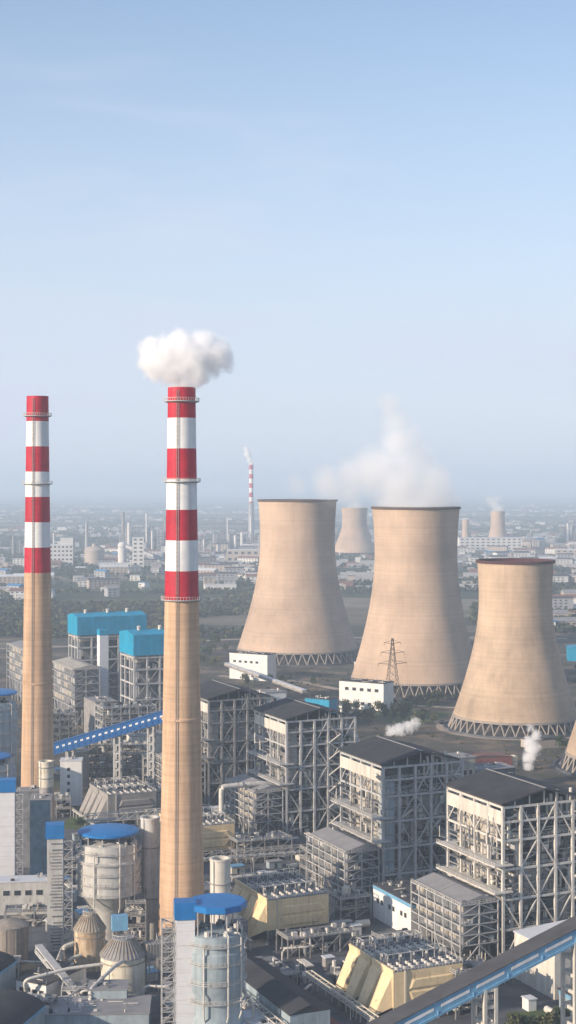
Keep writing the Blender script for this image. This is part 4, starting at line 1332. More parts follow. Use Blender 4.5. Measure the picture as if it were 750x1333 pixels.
def truss(p, q, w, h, label, n=12, mat='fascia_white'):
    p, q = Vector(p), Vector(q)
    t = thing('pipe_bridge', label, 'pipe bridge', (p.x, p.y, 0))
    o = Vector((p.x, p.y, 0)); p, q = p - o, q - o
    d = q - p
    hd = Vector((d.x, d.y, 0)).normalized()
    s = Vector((hd.y, -hd.x, 0)) * w / 2
    up = Vector((0, 0, h))
    for sg in (-1, 1):
        for u in (Vector(), up):
            bar('chord', mat, t, p + s * sg + u, q + s * sg + u, .32)
        for i in range(n + 1):
            c = p + d * i / n + s * sg
            bar('upright', mat, t, c, c + up, .22)
            if i < n:
                bar('diagonal', mat, t, c, p + d * (i + 1) / n + s * sg + up, .18)
    for i in range(n + 1):
        c = p + d * i / n
        bar('crossbar', mat, t, c - s + up, c + s + up, .2)
    for i in (1, n // 2, n - 1):
        c = p + d * i / n
        for sg in (-1, 1):
            bar('leg', mat, t, Vector((c.x, c.y, 0)) + s * sg, c + s * sg, .3)
    for k in (-.5, .1, .6):
        m = MB(); m.tube([p + s * k + Vector((0, 0, .5)), q + s * k + Vector((0, 0, .5))], .3, 8); m.build('carried_pipe', 'steel_grey', t, True)
    return t
truss(rel((12.6, 458), -17.5, 32, 5.5), rel((12.6, 458), -17.5, -26, 5.5), 2.6, 2.8, 'white lattice pipe bridge running along the dark shed at the bottom')
truss(rel((37, 480), -17, 36, 4.0), rel((37, 480), -17, -30, 4.0), 2.0, 1.6, 'pale low pipe rack at the foot of nearest precipitator', 14, 'silo_cream')
truss((-40, 640, 9), (10, 655, 9), 4, 3, 'grey pipe rack between the precipitators, right of the smoking chimney', 12, 'steel_mid')
truss((-92, 700, 12), (-48, 716, 12), 4, 3.2, 'pale railing topped pipe rack left of the smoking chimney', 10, 'steel_light')

b = MB()
b.face_add([rel((12.6, 458), a, c, 0.08) for a, c in ((0, -6), (9, -6), (9, 22), (0, 22))], [(0, 1, 2, 3)])
structure(b.build('red_paving', 'brick_red'))

rnd = random.Random(77)
def gear_mesh(k):
    b = MB(); r = random.Random(900 + k)
    b.bx(-1.6, 1.6, -1.1, 1.1, 0, r.uniform(1, 2.4), 0)
    b.cyl(r.uniform(-1, 1), 0, 1, r.uniform(2.5, 4.5), .6, n=10, mi=1)
    b.tube([(1.2, 0, 1), (2.6, 0, 1.2), (2.6, 0, 3), (2.6, 1.5, 3)], .25, 6, mi=1)
    b.bx(-2.2, -1.7, -.6, .6, 0, 2.8, 2)
    return b.mesh('pump_skid', ['machine_grey', 'steel_light', 'machine_dark'])
gm = [cached('gear%d' % k, lambda k=k: gear_mesh(k)) for k in range(4)]
gear_zones = [((-95, 478), (-45, 515), 8, 'small pump skid on the ground around the silos', 'pump skids around the silos'),
              ((-30, 560), (0, 640), 8, 'small pump skid in the dark yard between the precipitators', 'pump skids between the precipitators'),
              ((-8, 480), (20, 520), 8, 'small pump skid beside the long dark shed', 'pump skids beside the dark shed'),
              ((-100, 690), (-50, 735), 6, 'small pump skid in the yard between the chimneys', 'pump skids between the chimneys'),
              ((40, 500), (70, 520), 6, 'small pump skid under the nearest reactor', 'pump skids under the nearest reactor')]
for (x0, y0), (x1, y1), n, lab, grp in gear_zones:
    for i in range(n):
        o = link('pump_skid', gm[i % 4], None, (rnd.uniform(x0, x1), rnd.uniform(y0, y1), 0.02), rnd.uniform(0, 6.3))
        o.scale = (1.2,) * 3
        tag(o, lab, 'pump', grp)

def process_frame(loc, rz, W, L, H, label, seed, sm='steel_grey', tank=None):
    t = thing('process_unit', label, 'steel frame', loc, rz)
    r = random.Random(seed)
    nx, ny = max(1, round(W / 6)), max(1, round(L / 6))
    for i in range(nx + 1):
        for j in range(ny + 1):
            if i in (0, nx) or j in (0, ny):
                bar('column', sm, t, (W * i / nx, L * j / ny, 0), (W * i / nx, L * j / ny, H), .4)
    n = max(1, round(H / 4.5))
    m = MB()
    for k in range(1, n + 1):
        z = H * k / n
        block('deck', 'machine_grey', t, .1, W - .1, .1, L - .1, z - .3, z)
        for y in (0, L):
            bar('beam', sm, t, (0, y, z), (W, y, z), .3, .4)
        for x in (0, W):
            bar('beam', sm, t, (x, 0, z + .02), (x, L, z + .02), .3, .4)
        o = link('railing', railing_mesh('pfx%g' % W, (0, 0, 0), (W, 0, 0), 'steel_light', 1.6), t, (0, -.05, z))
        o = link('railing', railing_mesh('pfy%g' % L, (0, 0, 0), (0, L, 0), 'steel_light', 1.6), t, (-.05, 0, z))
    for k in range(n):
        for i in range(nx):
            if r.random() < .6:
                a, c = H * k / n + .2, H * (k + 1) / n - .3
                bar('brace', sm, t, (W * i / nx, -.05, a), (W * (i + 1) / nx, -.05, c), .2)
        z = H * k / n
        for _ in range(int(W * L / 9)):
            x, y = r.uniform(.5, W - 1.5), r.uniform(.5, L - 1.5)
            q = r.random()
            if q < .5:
                m.bx(x, x + r.uniform(.5, 2.2), y, y + r.uniform(.5, 2), z, z + r.uniform(.6, 3.2), r.choice((0, 0, 1, 1, 2)))
            elif q < .8:
                m.cyl(x, y, z, z + r.uniform(1, 3.6), r.uniform(.3, .9), n=8, mi=r.choice((1, 2)))
            else:
                m.tube([(x, y, z + 1.5), (r.uniform(0, W), y, z + 1.5), (r.uniform(0, W), r.uniform(0, L), z + 3)], r.uniform(.12, .3), 6, mi=2)
    for _ in range(int(W * L / 12)):
        x, y = r.uniform(.5, W - 1.5), r.uniform(.5, L - 1.5)
        m.bx(x, x + r.uniform(.5, 2), y, y + r.uniform(.5, 1.6), H, H + r.uniform(.4, 1.8), r.choice((0, 1, 2)))
    stuff(m.build('equipment', ['machine_dark', 'machine_grey', 'steel_light'], t))
    if tank:
        b = MB(); b.lathe([(tank, H), (tank, H + 2.4), (tank * .7, H + 3.2), (0.01, H + 3.6)], 20); b.build('roof_tank', 'silo_cream', t, True, (W * .4, L * .5, 0))
    return t
for k, (x, y, rz, W, L, H, sm, tk, lab) in enumerate((
        (20, 584, 24, 13, 11, 8, 'steel_grey', 1.8, 'steel platform with a pale round tank left behind the nearest precipitator'),
        (-22, 668, 24, 26, 14, 10, 'steel_mid', None, 'dark steel platform below the reactor beside the chimney'),
        (-78, 828, 8, 15, 10, 18, 'steel_light', None, 'pale open steel frame just left of the smoking chimney'),
        (-112, 850, 6, 34, 12, 21, 'steel_dark', None, 'dark steel frame behind the blue conveyor gallery'),
        (-106, 574, 6, 22, 9, 6, 'steel_mid', None, 'low dark steel platform in front of the long pale building'),
        (-57.5, 545, 10, 7, 8, 17, 'steel_mid', None, 'dark steel stair frame between pale absorber and smoking chimney'),
        (0, 537, 24, 27, 10, 6.5, 'steel_mid', None, 'dark low platform between the two nearer yellow precipitators'),
        (52, 476, 24, 15, 10, 14, 'steel_mid', None, 'dark steel frame beneath the coal conveyor'),
        (-8, 500, 24, 12, 20, 5, 'steel_mid', None, 'low cluttered platform right of the nearest absorber'),
        (-40, 590, 24, 14, 12, 9, 'steel_mid', None, 'dark platform right behind the smoking chimney foot'),
        (-112, 930, 24, 34, 16, 30, 'steel_grey', None, 'steel frame in front of the nearer blue topped boiler house'),
        (-158, 985, 24, 24, 14, 18, 'steel_mid', None, 'steel frame in front of the tiered reactor house'),
        (-122, 762, 8, 14, 12, 9, 'steel_mid', None, 'low steel frame in front of the narrow white building'),
        (-70, 770, 24, 16, 12, 12, 'steel_grey', None, 'steel frame behind the greyish tan precipitator'),
        (-30, 745, 24, 16, 14, 6, 'steel_mid', None, 'low cluttered platform between chimney and middle boiler house'),
        (10, 640, 24, 18, 12, 12, 'steel_mid', None, 'dark steel frame left of the second nearest boiler house'),
        (-72, 488, 3, 9, 8, 5, 'steel_grey', None, 'small piped platform left of the cream silo'),
        (-100, 512, 4, 10, 8, 6, 'steel_grey', None, 'small steel platform right beside the brown grey tank'),
        (-84, 470, -6, 12, 6, 8, 'steel_mid', None, 'dark piped platform right of the dark vaulted sheds'),
        (-44, 520, 8, 6, 10, 10, 'steel_mid', None, 'narrow dark platform under the ribbed duct'),
        (-14, 575, 24, 9, 18, 7, 'steel_grey', None, 'low platform left behind the yellow precipitator by the tank'),
        (34, 540, 24, 14, 10, 5, 'steel_mid', None, 'low dark platform in front of the low white building'),
        (-60, 640, 24, 20, 16, 8, 'steel_mid', None, 'low cluttered platform left of the smoking chimney'),
        (-96, 650, 8, 20, 14, 7, 'steel_grey', None, 'low cluttered platform behind the pale absorber'),
        (60, 640, 24, 20, 14, 14, 'steel_mid', None, 'dark steel frame between the two nearest boiler houses'),
        (22, 750, 24, 24, 14, 14, 'steel_mid', None, 'dark steel frame right of the middle boiler house'),
        (95, 700, 24, 24, 20, 16, 'steel_grey', None, 'steel frame behind the second nearest boiler house'),
        (-30, 470, 5, 8, 7, 7, 'steel_mid', None, 'small steel frame behind the nearest elevator tower'))):
    process_frame((x, y, .02), R(rz), W, L, H, lab, 400 + k, sm, tk)

def flue(loc, L, label, w=5.0, z0=6.5, z1=11.5, mat='machine_grey'):
    t = thing('flue_duct', label, 'duct', loc, ROT, 'flue ducts along the precipitators')
    block('casing', mat, t, 0, w, 0, L, z0, z1)
    for k in range(int(L / 3)):
        block('rib', 'steel_mid', t, -.2, w + .2, k * 3 + .4, k * 3 + .7, z0 - .15, z1 + .2)
    for k in range(int(L / 9) + 1):
        for x in (.4, w - .4):
            bar('leg', 'steel_mid', t, (x, 1 + k * 8.5, 0), (x, 1 + k * 8.5, z0), .4)
flue(rel((-7.5, 552.5), -15, -6), 42, 'ribbed grey flue duct at the left foot of the yellow precipitator by the tank')
flue(rel((-46, 669), -15, -4), 40, 'ribbed grey flue duct behind the smoking chimney shaft')
for k, (x, y, rz, W, L, H, wall, roof, lab) in enumerate((
        (-126, 1004, 24, 15, 26, 23, 'cladding_grey', 'roof_grey', 'grey hall below the white elevator shaft and blue topped boilers'),
        (-117.5, 664, 4, 10, 8, 33, 'machine_grey', 'roof_grey', 'dark grey block hiding the foot of the smokeless chimney'),
        (-40, 752, 24, 16, 12, 5, 'white_wall', 'roof_white', 'low white roofed shed right of the smoking chimney shaft'),
        (-92, 905, 24, 22, 10, 17, 'fascia_white', 'roof_grey', 'pale duct house above the blue conveyor gallery'),
        (-86, 1060, 24, 26, 16, 24, 'cladding_grey', 'roof_grey', 'grey hall between the blue topped boiler houses'))):
    hall((x, y, 0), R(rz), W, L, H, lab, wall, roof)

# small things standing about the yard, kept clear of what is already built
bpy.context.view_layer.update()
occ = []
for o in COL.objects:
    if o.type == 'MESH' and o.get('kind') != 'structure':
        c = [o.matrix_world @ Vector(q) for q in o.bound_box]
        z0 = min(q.z for q in c)
        if z0 < 4 and -160 < c[0].x < 160 and 380 < c[0].y < 900:
            x0, x1 = min(q.x for q in c), max(q.x for q in c)
            y0, y1 = min(q.y for q in c), max(q.y for q in c)
            if (x1 - x0) < 45 and (y1 - y0) < 45:
                occ.append((x0, x1, y0, y1))
OC = np.array(occ)
def free(x, y, r):
    return not np.any((OC[:, 0] < x + r) & (OC[:, 1] > x - r) & (OC[:, 2] < y + r) & (OC[:, 3] > y - r))
def kiosk(k):
    r = random.Random(700 + k)
    w, d, h = r.uniform(3, 7), r.uniform(2.5, 4.5), r.uniform(2.6, 4)
    def mk_wall():
        return MB().bx(-w / 2, w / 2, -d / 2, d / 2, 0, h).mesh('wall', ('white_wall', 'absorber_blue', 'fascia_white', 'cladding_grey')[k % 4])
    def mk_roof():
        return MB().bx(-w / 2 - .3, w / 2 + .3, -d / 2 - .3, d / 2 + .3, h + .003, h + .3).mesh('roof', ('roof_white', 'roof_grey', 'blue_gallery', 'roof_white')[k % 4])
    def mk_door():
        return MB().bx(-.5, .5, -d / 2 - .08, -d / 2 - .01, 0, 2.1).mesh('door', 'steel_dark')
    return [('wall', mk_wall()), ('roof', mk_roof()), ('door', mk_door())]
def vessel(k):
    r = random.Random(740 + k)
    q, L = r.uniform(.9, 1.7), r.uniform(4, 8)
    b = MB(); b.tube([(-L / 2 - q * .5, 0, q + 1), (-L / 2, 0, q + 1), (L / 2, 0, q + 1), (L / 2 + q * .5, 0, q + 1)], q, 14)
    sd = MB(); sd.bx(-L * .35, -L * .35 + .5, -q * .8, q * .8, 0, q + .5)
    se = MB(); se.bx(L * .35 - .5, L * .35, -q * .8, q * .8, 0, q + .5)
    return [('shell', b.mesh('shell', ('fascia_white', 'steel_light', 'absorber_blue')[k % 3], True)), ('saddle', sd.mesh('saddle', 'concrete_pave')), ('saddle', se.mesh('saddle', 'concrete_pave'))]
def bundle(k):
    r = random.Random(780 + k)
    L = r.uniform(7, 13)
    out = []
    for j in range(4):
        b = MB(); b.tube([(-L / 2, j * .8 - 1.2, 2.0 + .03 * j), (L / 2, j * .8 - 1.2, 2.0 + .03 * j)], .25 + .05 * (j % 2), 8); out.append(('pipe_run', b.mesh('pipe_run', ('steel_light', 'steel_grey', 'fascia_white')[(j + k) % 3], True)))
    for x in (-L * .4, 0, L * .4):
        b = MB(); b.bx(x - .15, x + .15, -1.6, 1.6, 1.45, 1.7); b.bx(x - .15, x + .15, -1.5, -1.2, 0, 1.45); b.bx(x - .15, x + .15, 1.2, 1.5, 0, 1.45); out.append(('support', b.mesh('support', 'steel_mid')))
    return out
KINDS = [('yard_kiosk', 'small flat roofed kiosk', 'kiosk', [kiosk(k) for k in range(4)], 4.0),
         ('pressure_vessel', 'small horizontal vessel on two saddles', 'vessel', [vessel(k) for k in range(3)], 4.0),
         ('pipe_bundle', 'low bundle of parallel pipes', 'pipe bundle', [bundle(k) for k in range(3)], 4.5)]
rnd = random.Random(66)
for (x0, x1, y0, y1, n, where) in ((-105, -40, 465, 520, 16, 'in the yard around the silos'), (-30, 30, 470, 530, 14, 'beside the long dark shed'), (-30, 45, 535, 650, 26, 'between the precipitators and reactors'),
                                   (-100, -45, 570, 720, 26, 'in the yard between the two striped chimneys'), (40, 100, 455, 530, 12, 'under the coal conveyor'), (-30, 20, 650, 720, 12, 'in front of the middle boiler house'), (-140, -60, 730, 900, 22, 'around the blue conveyor gallery')):
    for i in range(n):
        nm, lab, cat, var, rad = KINDS[rnd.choice((0, 0, 1, 2, 2))]
        for _ in range(25):
            x, y = rnd.uniform(x0, x1), rnd.uniform(y0, y1)
            if free(x, y, rad * .75):
                t = thing(nm, lab + ' ' + where, cat, (x, y, .02), ROT + rnd.choice((0, 0, R(90))), nm.replace('_', ' ') + 's ' + where)
                for pn, me in rnd.choice(var):
                    link(pn, me, t)
                OC = np.vstack([OC, (x - rad * .6, x + rad * .6, y - rad * .6, y + rad * .6)])
                break

# white tanks and domes behind the right boiler house and the white heap beyond
def small_tank(loc, r, h, label, grp, mat='fascia_white'):
    t = thing('storage_tank', label, 'tank', loc, 0, grp)
    b = MB(); b.lathe([(r, 0), (r, h), (r * .75, h + r * .35), (r * .3, h + r * .5), (0.01, h + r * .52)], 24); b.build('barrel', mat, t, True)
    m = MB(); m.lathe([(r, h * .5), (r + .2, h * .5), (r + .2, h * .5 + .3), (r, h * .5 + .3)], 24); m.build('band', 'steel_mid', t)
small_tank((122, 884, 0), 4.5, 3.5, 'cream domed tank behind the right boiler house, left of the steam', None, 'silo_cream')
small_tank((133, 906, 0), 2.4, 5, 'slim cream tank behind the right boiler house, beside the steam', None, 'silo_cream')
# lattice pylon
def pylon(loc, h, label, rz=0.0, w=5.5):
    t = thing('power_pylon', label, 'pylon', loc, rz)
    def hw(z):
        return w * (1 - z / h) ** 1.2 + 0.6
    zs = [0, h * .16, h * .3, h * .42, h * .53, h * .63, h * .72, h * .8, h * .87, h * .94, h]
    for sx in (-1, 1):
        for sy in (-1, 1):
            m = MB()
            for a, c in zip(zs, zs[1:]):
                m.bar((sx * hw(a), sy * hw(a), a), (sx * hw(c), sy * hw(c), c), .28)
            m.build('leg', 'bark', t)
    m = MB()
    for a, c in zip(zs, zs[1:]):
        for k in range(4):
            s0, s1 = [((-1, -1), (1, -1)), ((1, -1), (1, 1)), ((1, 1), (-1, 1)), ((-1, 1), (-1, -1))][k]
            m.bar((s0[0] * hw(a), s0[1] * hw(a), a), (s1[0] * hw(c), s1[1] * hw(c), c), .2)
            m.bar((s1[0] * hw(a), s1[1] * hw(a), a), (s0[0] * hw(c), s0[1] * hw(c), c), .2)
    m.build('lacing', 'bark', t)
    for z, l in ((h * .62, 11), (h * .78, 9), (h * .92, 6.5)):
        for s in (-1, 1):
            m = MB()
            m.bar((s * hw(z), -.6, z), (s * l, 0, z + .8), .28); m.bar((s * hw(z), .6, z), (s * l, 0, z + .8), .28)
            m.bar((s * hw(z), 0, z + 2.4), (s * l, 0, z + .8), .24)
            m.bar((s * l, 0, z + .8), (s * l, 0, z - 1.4), .22)
            m.build('cross_arm', 'bark', t)
pylon((78, 1146, 0), 51, 'grey lattice power pylon in front of the steaming cooling tower', R(12))

# ------------------------------------------------------------------ far industry and towns
def far_tower(loc, h, rb, rt, rtop, zt, label):
    t = thing('cooling_tower', label, 'cooling tower', loc, 0, 'far cooling towers in the haze')
    prof = tower_profile(h, 6, rb, rt, rtop, zt, 16)
    b = MB(); b.lathe(prof, 48); b.lathe([(r - .8, z) for r, z in reversed(prof)], 48); b.build('shell', 'tower_concrete', t, True)
    b = MB(); b.lathe([(rb - 3, 0), (rb - 3, 7)], 40); b.build('dark_fill_drum', 'tower_dark_fill', t)  # same dark drum for the unlit foot of the tower
    for k in range(36):
        a = 2 * math.pi * k / 36
        bar('strut', 'strut_concrete', t, ((rb + 2) * math.cos(a), (rb + 2) * math.sin(a), 0), (rb * math.cos(a + .08), rb * math.sin(a + .08), 6), 1.2)
far_tower((157, 3620, 0), 110, 53, 29, 32, 82, 'hazy cooling tower showing between the two large ones')
far_tower((556, 4070, 0), 94, 31, 18.5, 19.5, 66, 'small hazy steaming tower far off at right')
far_tower((480, 4150, 0), 70, 13, 9, 9.5, 50, 'tiny hazy tower peeping out right of the steaming tower')

def block_building(loc, rz, w, d, h, label, floors, bays, wall='house_white', cat='building', roof_step=0):
    t = thing('factory_building', label, cat, loc, rz)
    block('wall', wall, t, 0, w, 0, d, 0, h)
    block('roof', 'roof_white', t, -.5, w + .5, -.5, d + .5, h + .01, h + .9)
    if roof_step:
        block('penthouse', wall, t, w * .6, w, d * .1, d * .9, h + .9, h + roof_step)
    for j in range(floors):
        for i in range(bays):
            z = h * (j + .35) / floors
            x = w * (i + .25) / bays
            block('window', 'window_dark', t, x, x + w * .5 / bays, -.3, -.05, z, z + h * .4 / floors)
block_building((-500, 3110, 0), R(8), 64, 30, 42, 'stepped white factory block behind the smokeless chimney', 5, 8, roof_step=14)
block_building((-300, 2960, 0), R(5), 22, 20, 62, 'tall white tower block left of the smoking chimney, far off', 8, 2)
block_building((-360, 2930, 0), R(5), 60, 18, 14, 'low white factory hall beside the far tall white block', 2, 9)
block_building((255, 3500, 0), R(4), 90, 30, 18, 'long pale hall at the foot of the hazy cooling tower', 2, 9, 'house_tan')
block_building((-130, 3250, 0), R(-3), 110, 30, 26, 'long tan hall left of the leftmost cooling tower, far off', 2, 8, 'house_tan')
block_building((-110, 2780, 0), R(-3), 70, 24, 14, 'low white hall just left of the leftmost cooling tower', 2, 8)
block_building((430, 3850, 0), R(6), 160, 40, 30, 'long white apartment block below the small steaming tower', 4, 12)
block_building((610, 3500, 0), R(-6), 190, 40, 16, 'long tan hall at the right edge beyond the lower tower', 2, 14, 'house_tan')
t = thing('storage_silo', 'pale round silo in the hazy works between the striped chimneys', 'silo', (-388, 3080, 0))
b = MB(); b.lathe([(20, 0), (20, 34), (14, 40), (5, 41), (5, 46), (0.01, 46)], 28); b.build('barrel', 'house_tan', t, True)
m = MB(); m.lathe([(20, 30), (20.8, 30), (20.8, 31), (20, 31)], 28); m.build('band', 'house_grey', t)
t = thing('storage_silo', 'slim pale silo beside the round one in the hazy works', 'silo', (-330, 3060, 0))
b = MB(); b.lathe([(9, 0), (9, 46), (5, 50), (0.01, 50)], 20); b.build('barrel', 'house_white', t, True)
m = MB(); m.lathe([(9, 40), (9.6, 40), (9.6, 41), (9, 41)], 20); m.build('band', 'house_grey', t)
gallery('far_conveyor', (-320, 3040, 40), (-230, 2990, 12), 7, 6, 'hazy inclined conveyor beside the far tall white block', 'house_grey', 'house_grey', 'house_white', 6)

def refinery(loc, label, seed, w=120, n=16, hmax=70):
    t = thing('process_unit', label, 'process plant', loc)
    r = random.Random(seed)
    for i in range(n):
        x, y, h = r.uniform(0, w), r.uniform(0, 50), r.uniform(hmax * .3, hmax)
        if i % 3 == 0:
            b = MB(); b.cyl(0, 0, 0, h * 1.1, r.uniform(1.6, 4), n=10)
            b.build('column', r.choice(('house_white', 'house_grey', 'steel_mid')), t, True, (x, y, 0))
        else:
            hh = h * .7; ww = r.uniform(8, 16)
            m = MB()
            for a in (0, ww):
                for c in (0, ww):
                    m.bar((a, c, 0), (a, c, hh), 1.1)
            k = 0
            while k < hh:
                m.bx(-.5, ww + .5, -.5, ww + .5, k, k + .9); k += 8
                m.bx(ww * .2, ww * .7, ww * .2, ww * .7, k - 7, k - 7 + r.uniform(2, 6))
            m.build('frame_deck', r.choice(('house_grey', 'steel_mid', 'house_grey')), t, False, (x, y, 0))
    return t
refinery((-430, 3750, 0), 'hazy cluster of process columns and decks between the striped chimneys', 3, 140, 20, 90)
refinery((-260, 3400, 0), 'hazy process frames just left of the smoking chimney', 6, 90, 14, 60)
refinery((-190, 3900, 0), 'hazy process columns just right of the smoking chimney', 9, 120, 18, 80)
refinery((-110, 3700, 0), 'hazy process columns beside the thin far chimney', 12, 110, 12, 50)
refinery((-640, 3500, 0), 'hazy process frames at the left edge', 15, 110, 14, 60)
refinery((640, 4200, 0), 'hazy process columns at the right beyond the small tower', 18, 160, 18, 70)
for x, y, h, lab in ((-452, 3450, 80, 'lone thin white stack right of the smokeless chimney'),):
    far_chimney((x, y, 0), h, 5, 3.4, lab, False)

def house_mesh(k):
    r = random.Random(300 + k)
    w, d, h = r.choice((12, 18, 24, 34, 50)), r.choice((10, 14, 18)), r.choice((5, 6, 7, 9, 12, 17))
    b = MB(); b.bx(0, w, 0, d, 0, h, 0)
    if k % 3 == 0:
        b.bx(-.4, w + .4, -.4, d + .4, h + .01, h + .8, 1)
    else:
        rr = d * .22
        b.face_add([(-.6, -.6, h), (w + .6, -.6, h), (w + .6, d / 2, h + rr), (-.6, d / 2, h + rr), (w + .6, d + .6, h), (-.6, d + .6, h)], [(0, 1, 2, 3), (3, 2, 4, 5), (0, 3, 5), (1, 4, 2), (0, 5, 4, 1)], 1)
    for i in range(int(w / 7)):
        for j in range(max(1, int(h / 4))):
            b.bx(2 + i * 7, 5 + i * 7, -.25, -.02, 1.4 + j * 4, 3.0 + j * 4, 2)
    wall = ('house_white', 'house_tan', 'house_white', 'house_grey', 'house_white', 'house_grey')[k % 6]
    roof = ('roof_white', 'roof_grey', 'roof_redtile', 'roof_brown', 'roof_bluetin', 'roof_grey', 'roof_brown')[k % 7]
    return b.mesh('house', [wall, roof, 'window_dark']), wall, roof
HOUSES = [house_mesh(k) for k in range(21)]
rnd = random.Random(4)
cn = {'house_white': 'white', 'house_tan': 'tan', 'house_grey': 'grey'}
rn = {'roof_white': 'pale', 'roof_grey': 'grey', 'roof_redtile': 'red', 'roof_bluetin': 'blue', 'roof_brown': 'brown'}
zones = [(-640, -440, 2150, 3300, 34, 'at the far left beyond the smokeless chimney', False),
         (-430, -190, 2250, 3900, 64, 'in the works between the two striped chimneys', False),
         (-200, -60, 2300, 3900, 52, 'right of the smoking chimney, beyond the fields', False),
         (170, 330, 2500, 3600, 26, 'seen between the two large cooling towers', False),
         (330, 470, 1750, 3400, 44, 'between the steaming tower and the lower tower', False),
         (300, 760, 3000, 4300, 70, 'in the town beyond the lower cooling tower', False)]
for x0, x1, y0, y1, n, where, _ in zones:
    for i in range(n):
        me, wl_, rf_ = HOUSES[rnd.randrange(21)]
        f = rnd.random()
        y = y0 + (y1 - y0) * f
        xm = (x0 + x1) / 2 * (0.75 + 0.5 * f)
        x = xm + rnd.uniform(-.5, .5) * (x1 - x0) * (0.7 + .6 * f)
        o = link('house', me, None, (x, y, 0), R(rnd.choice((4, 6, 9, -6, 24, -31))))
        tag(o, 'small %s house with %s roof %s' % (cn[wl_], rn[rf_], where), 'house', 'houses ' + where)

# the rest of the built-up land towards the horizon, too small to count
rnd = random.Random(12)
b = MB()
for i in range(3600):
    y = 1900 + 9500 * rnd.random() ** 1.5
    x = rnd.gauss(0, 1) * .11 * y + rnd.choice((-.1, .05, .15)) * y
    cx, cy = math.floor(x / 420) * 420 + 210, math.floor(y / 600) * 600 + 300
    if math.sin(cx * .013 + cy * .007) < -.15:
        continue
    w, d, h = rnd.uniform(8, 34), rnd.uniform(7, 18), rnd.choice((4, 5, 6, 8, 11))
    b.bx(x, x + w, y, y + d, 0, h, rnd.choice((0, 1, 2, 2, 2, 3)))
stuff(b.build('far_town', ['house_white', 'house_tan', 'house_grey', 'roof_redtile']))['label'] = 'mass of tiny hazy buildings towards the horizon'

# ------------------------------------------------------------------ trees
def crown_mesh(k, mat, n=260, r=3.2, h=5.5):
    rr = random.Random(50 + k)
    b = MB()
    lobes = [(rr.uniform(-.5, .5) * r, rr.uniform(-.5, .5) * r, h * rr.uniform(.35, .85), r * rr.uniform(.45, .75)) for _ in range(6)]
    for _ in range(n):
        x, y, z, q = rr.choice(lobes)
        d = Vector((rr.gauss(0, 1), rr.gauss(0, 1), rr.gauss(0, .8))).normalized() * q * rr.uniform(.55, 1.0)
        c = Vector((x, y, z)) + d
        s = rr.uniform(.35, .75)
        a = Vector((rr.gauss(0, 1), rr.gauss(0, 1), rr.gauss(0, 1))).normalized()
        e = a.orthogonal().normalized()
        f = a.cross(e)
        b.face_add([c - e * s, c + f * s * .7, c + e * s, c - f * s * .7], [(0, 1, 2, 3)])
    return b.mesh('crown', mat)
CROWNS = [crown_mesh(k, 'leaf_dark' if k % 3 else 'leaf_olive') for k in range(6)]
tb = MB(); tb.lathe([(.28, 0), (.2, 2.2), (.1, 4.2)], 7); tb.bar((0, 0, 2), (1.1, .4, 3.8), .14); tb.bar((0, 0, 2.3), (-.9, .6, 4), .12); tb.bar((0, 0, 1.8), (.2, -1.1, 3.4), .12)
TRUNK = tb.mesh('trunk', 'bark')
rnd = random.Random(31)
def plant_tree(x, y, s, label, grp):
    t = thing('tree', label, 'tree', (x, y, 0), rnd.uniform(0, 6.3), grp)
    t.scale = (s * rnd.uniform(.9, 1.1), s * rnd.uniform(.9, 1.1), s * rnd.uniform(.85, 1.25))
    link('trunk', TRUNK, t)
    link('crown', rnd.choice(CROWNS), t, (0, 0, .9))
TW = [(9, 1460, 64), (98, 1237, 60), (155, 1047, 56), (205, 897, 50)]
def clear(x, y):
    return all((x - a) ** 2 + (y - c) ** 2 > r * r for a, c, r in TW)
tree_zones = [(40, 110, 1060, 1170, 46, 'round tree on the rough ground below the steaming tower', 1.0),
              (-40, 60, 1180, 1300, 18, 'small tree between the white buildings', .9),
              (165, 260, 930, 1010, 20, 'tree beside the curved road at the right edge', .9),
              (100, 180, 1160, 1200, 16, 'tree in front of the steaming tower struts', 1.0),
              (210, 330, 1150, 1500, 34, 'tree right of the lower cooling tower', 1.2),
              (-190, -60, 1350, 1600, 46, 'tree beyond the blue topped boiler houses', 1.3),
              (-110, -85, 735, 775, 8, 'small tree on the lawn between the chimneys', .7)]
for x0, x1, y0, y1, n, lab, s in tree_zones:
    k = 0
    while k < n:
        x, y = rnd.uniform(x0, x1), rnd.uniform(y0, y1)
        if not clear(x, y):
            x, y = rnd.uniform(x0, x1), rnd.uniform(y0, y1)
            if not clear(x, y):
                k += 1
                continue
        plant_tree(x, y, s * rnd.uniform(.7, 1.3), lab, lab.replace('tree', 'trees', 1))
        k += 1
for i in range(9):
    plant_tree(69 + i * 2.6 + rnd.uniform(-1, 1), 466 + i * .9 + rnd.uniform(-1.5, 1.5), rnd.uniform(.55, .8), 'dark green bush at the bottom right behind the white trestle', 'bushes behind the white trestle')

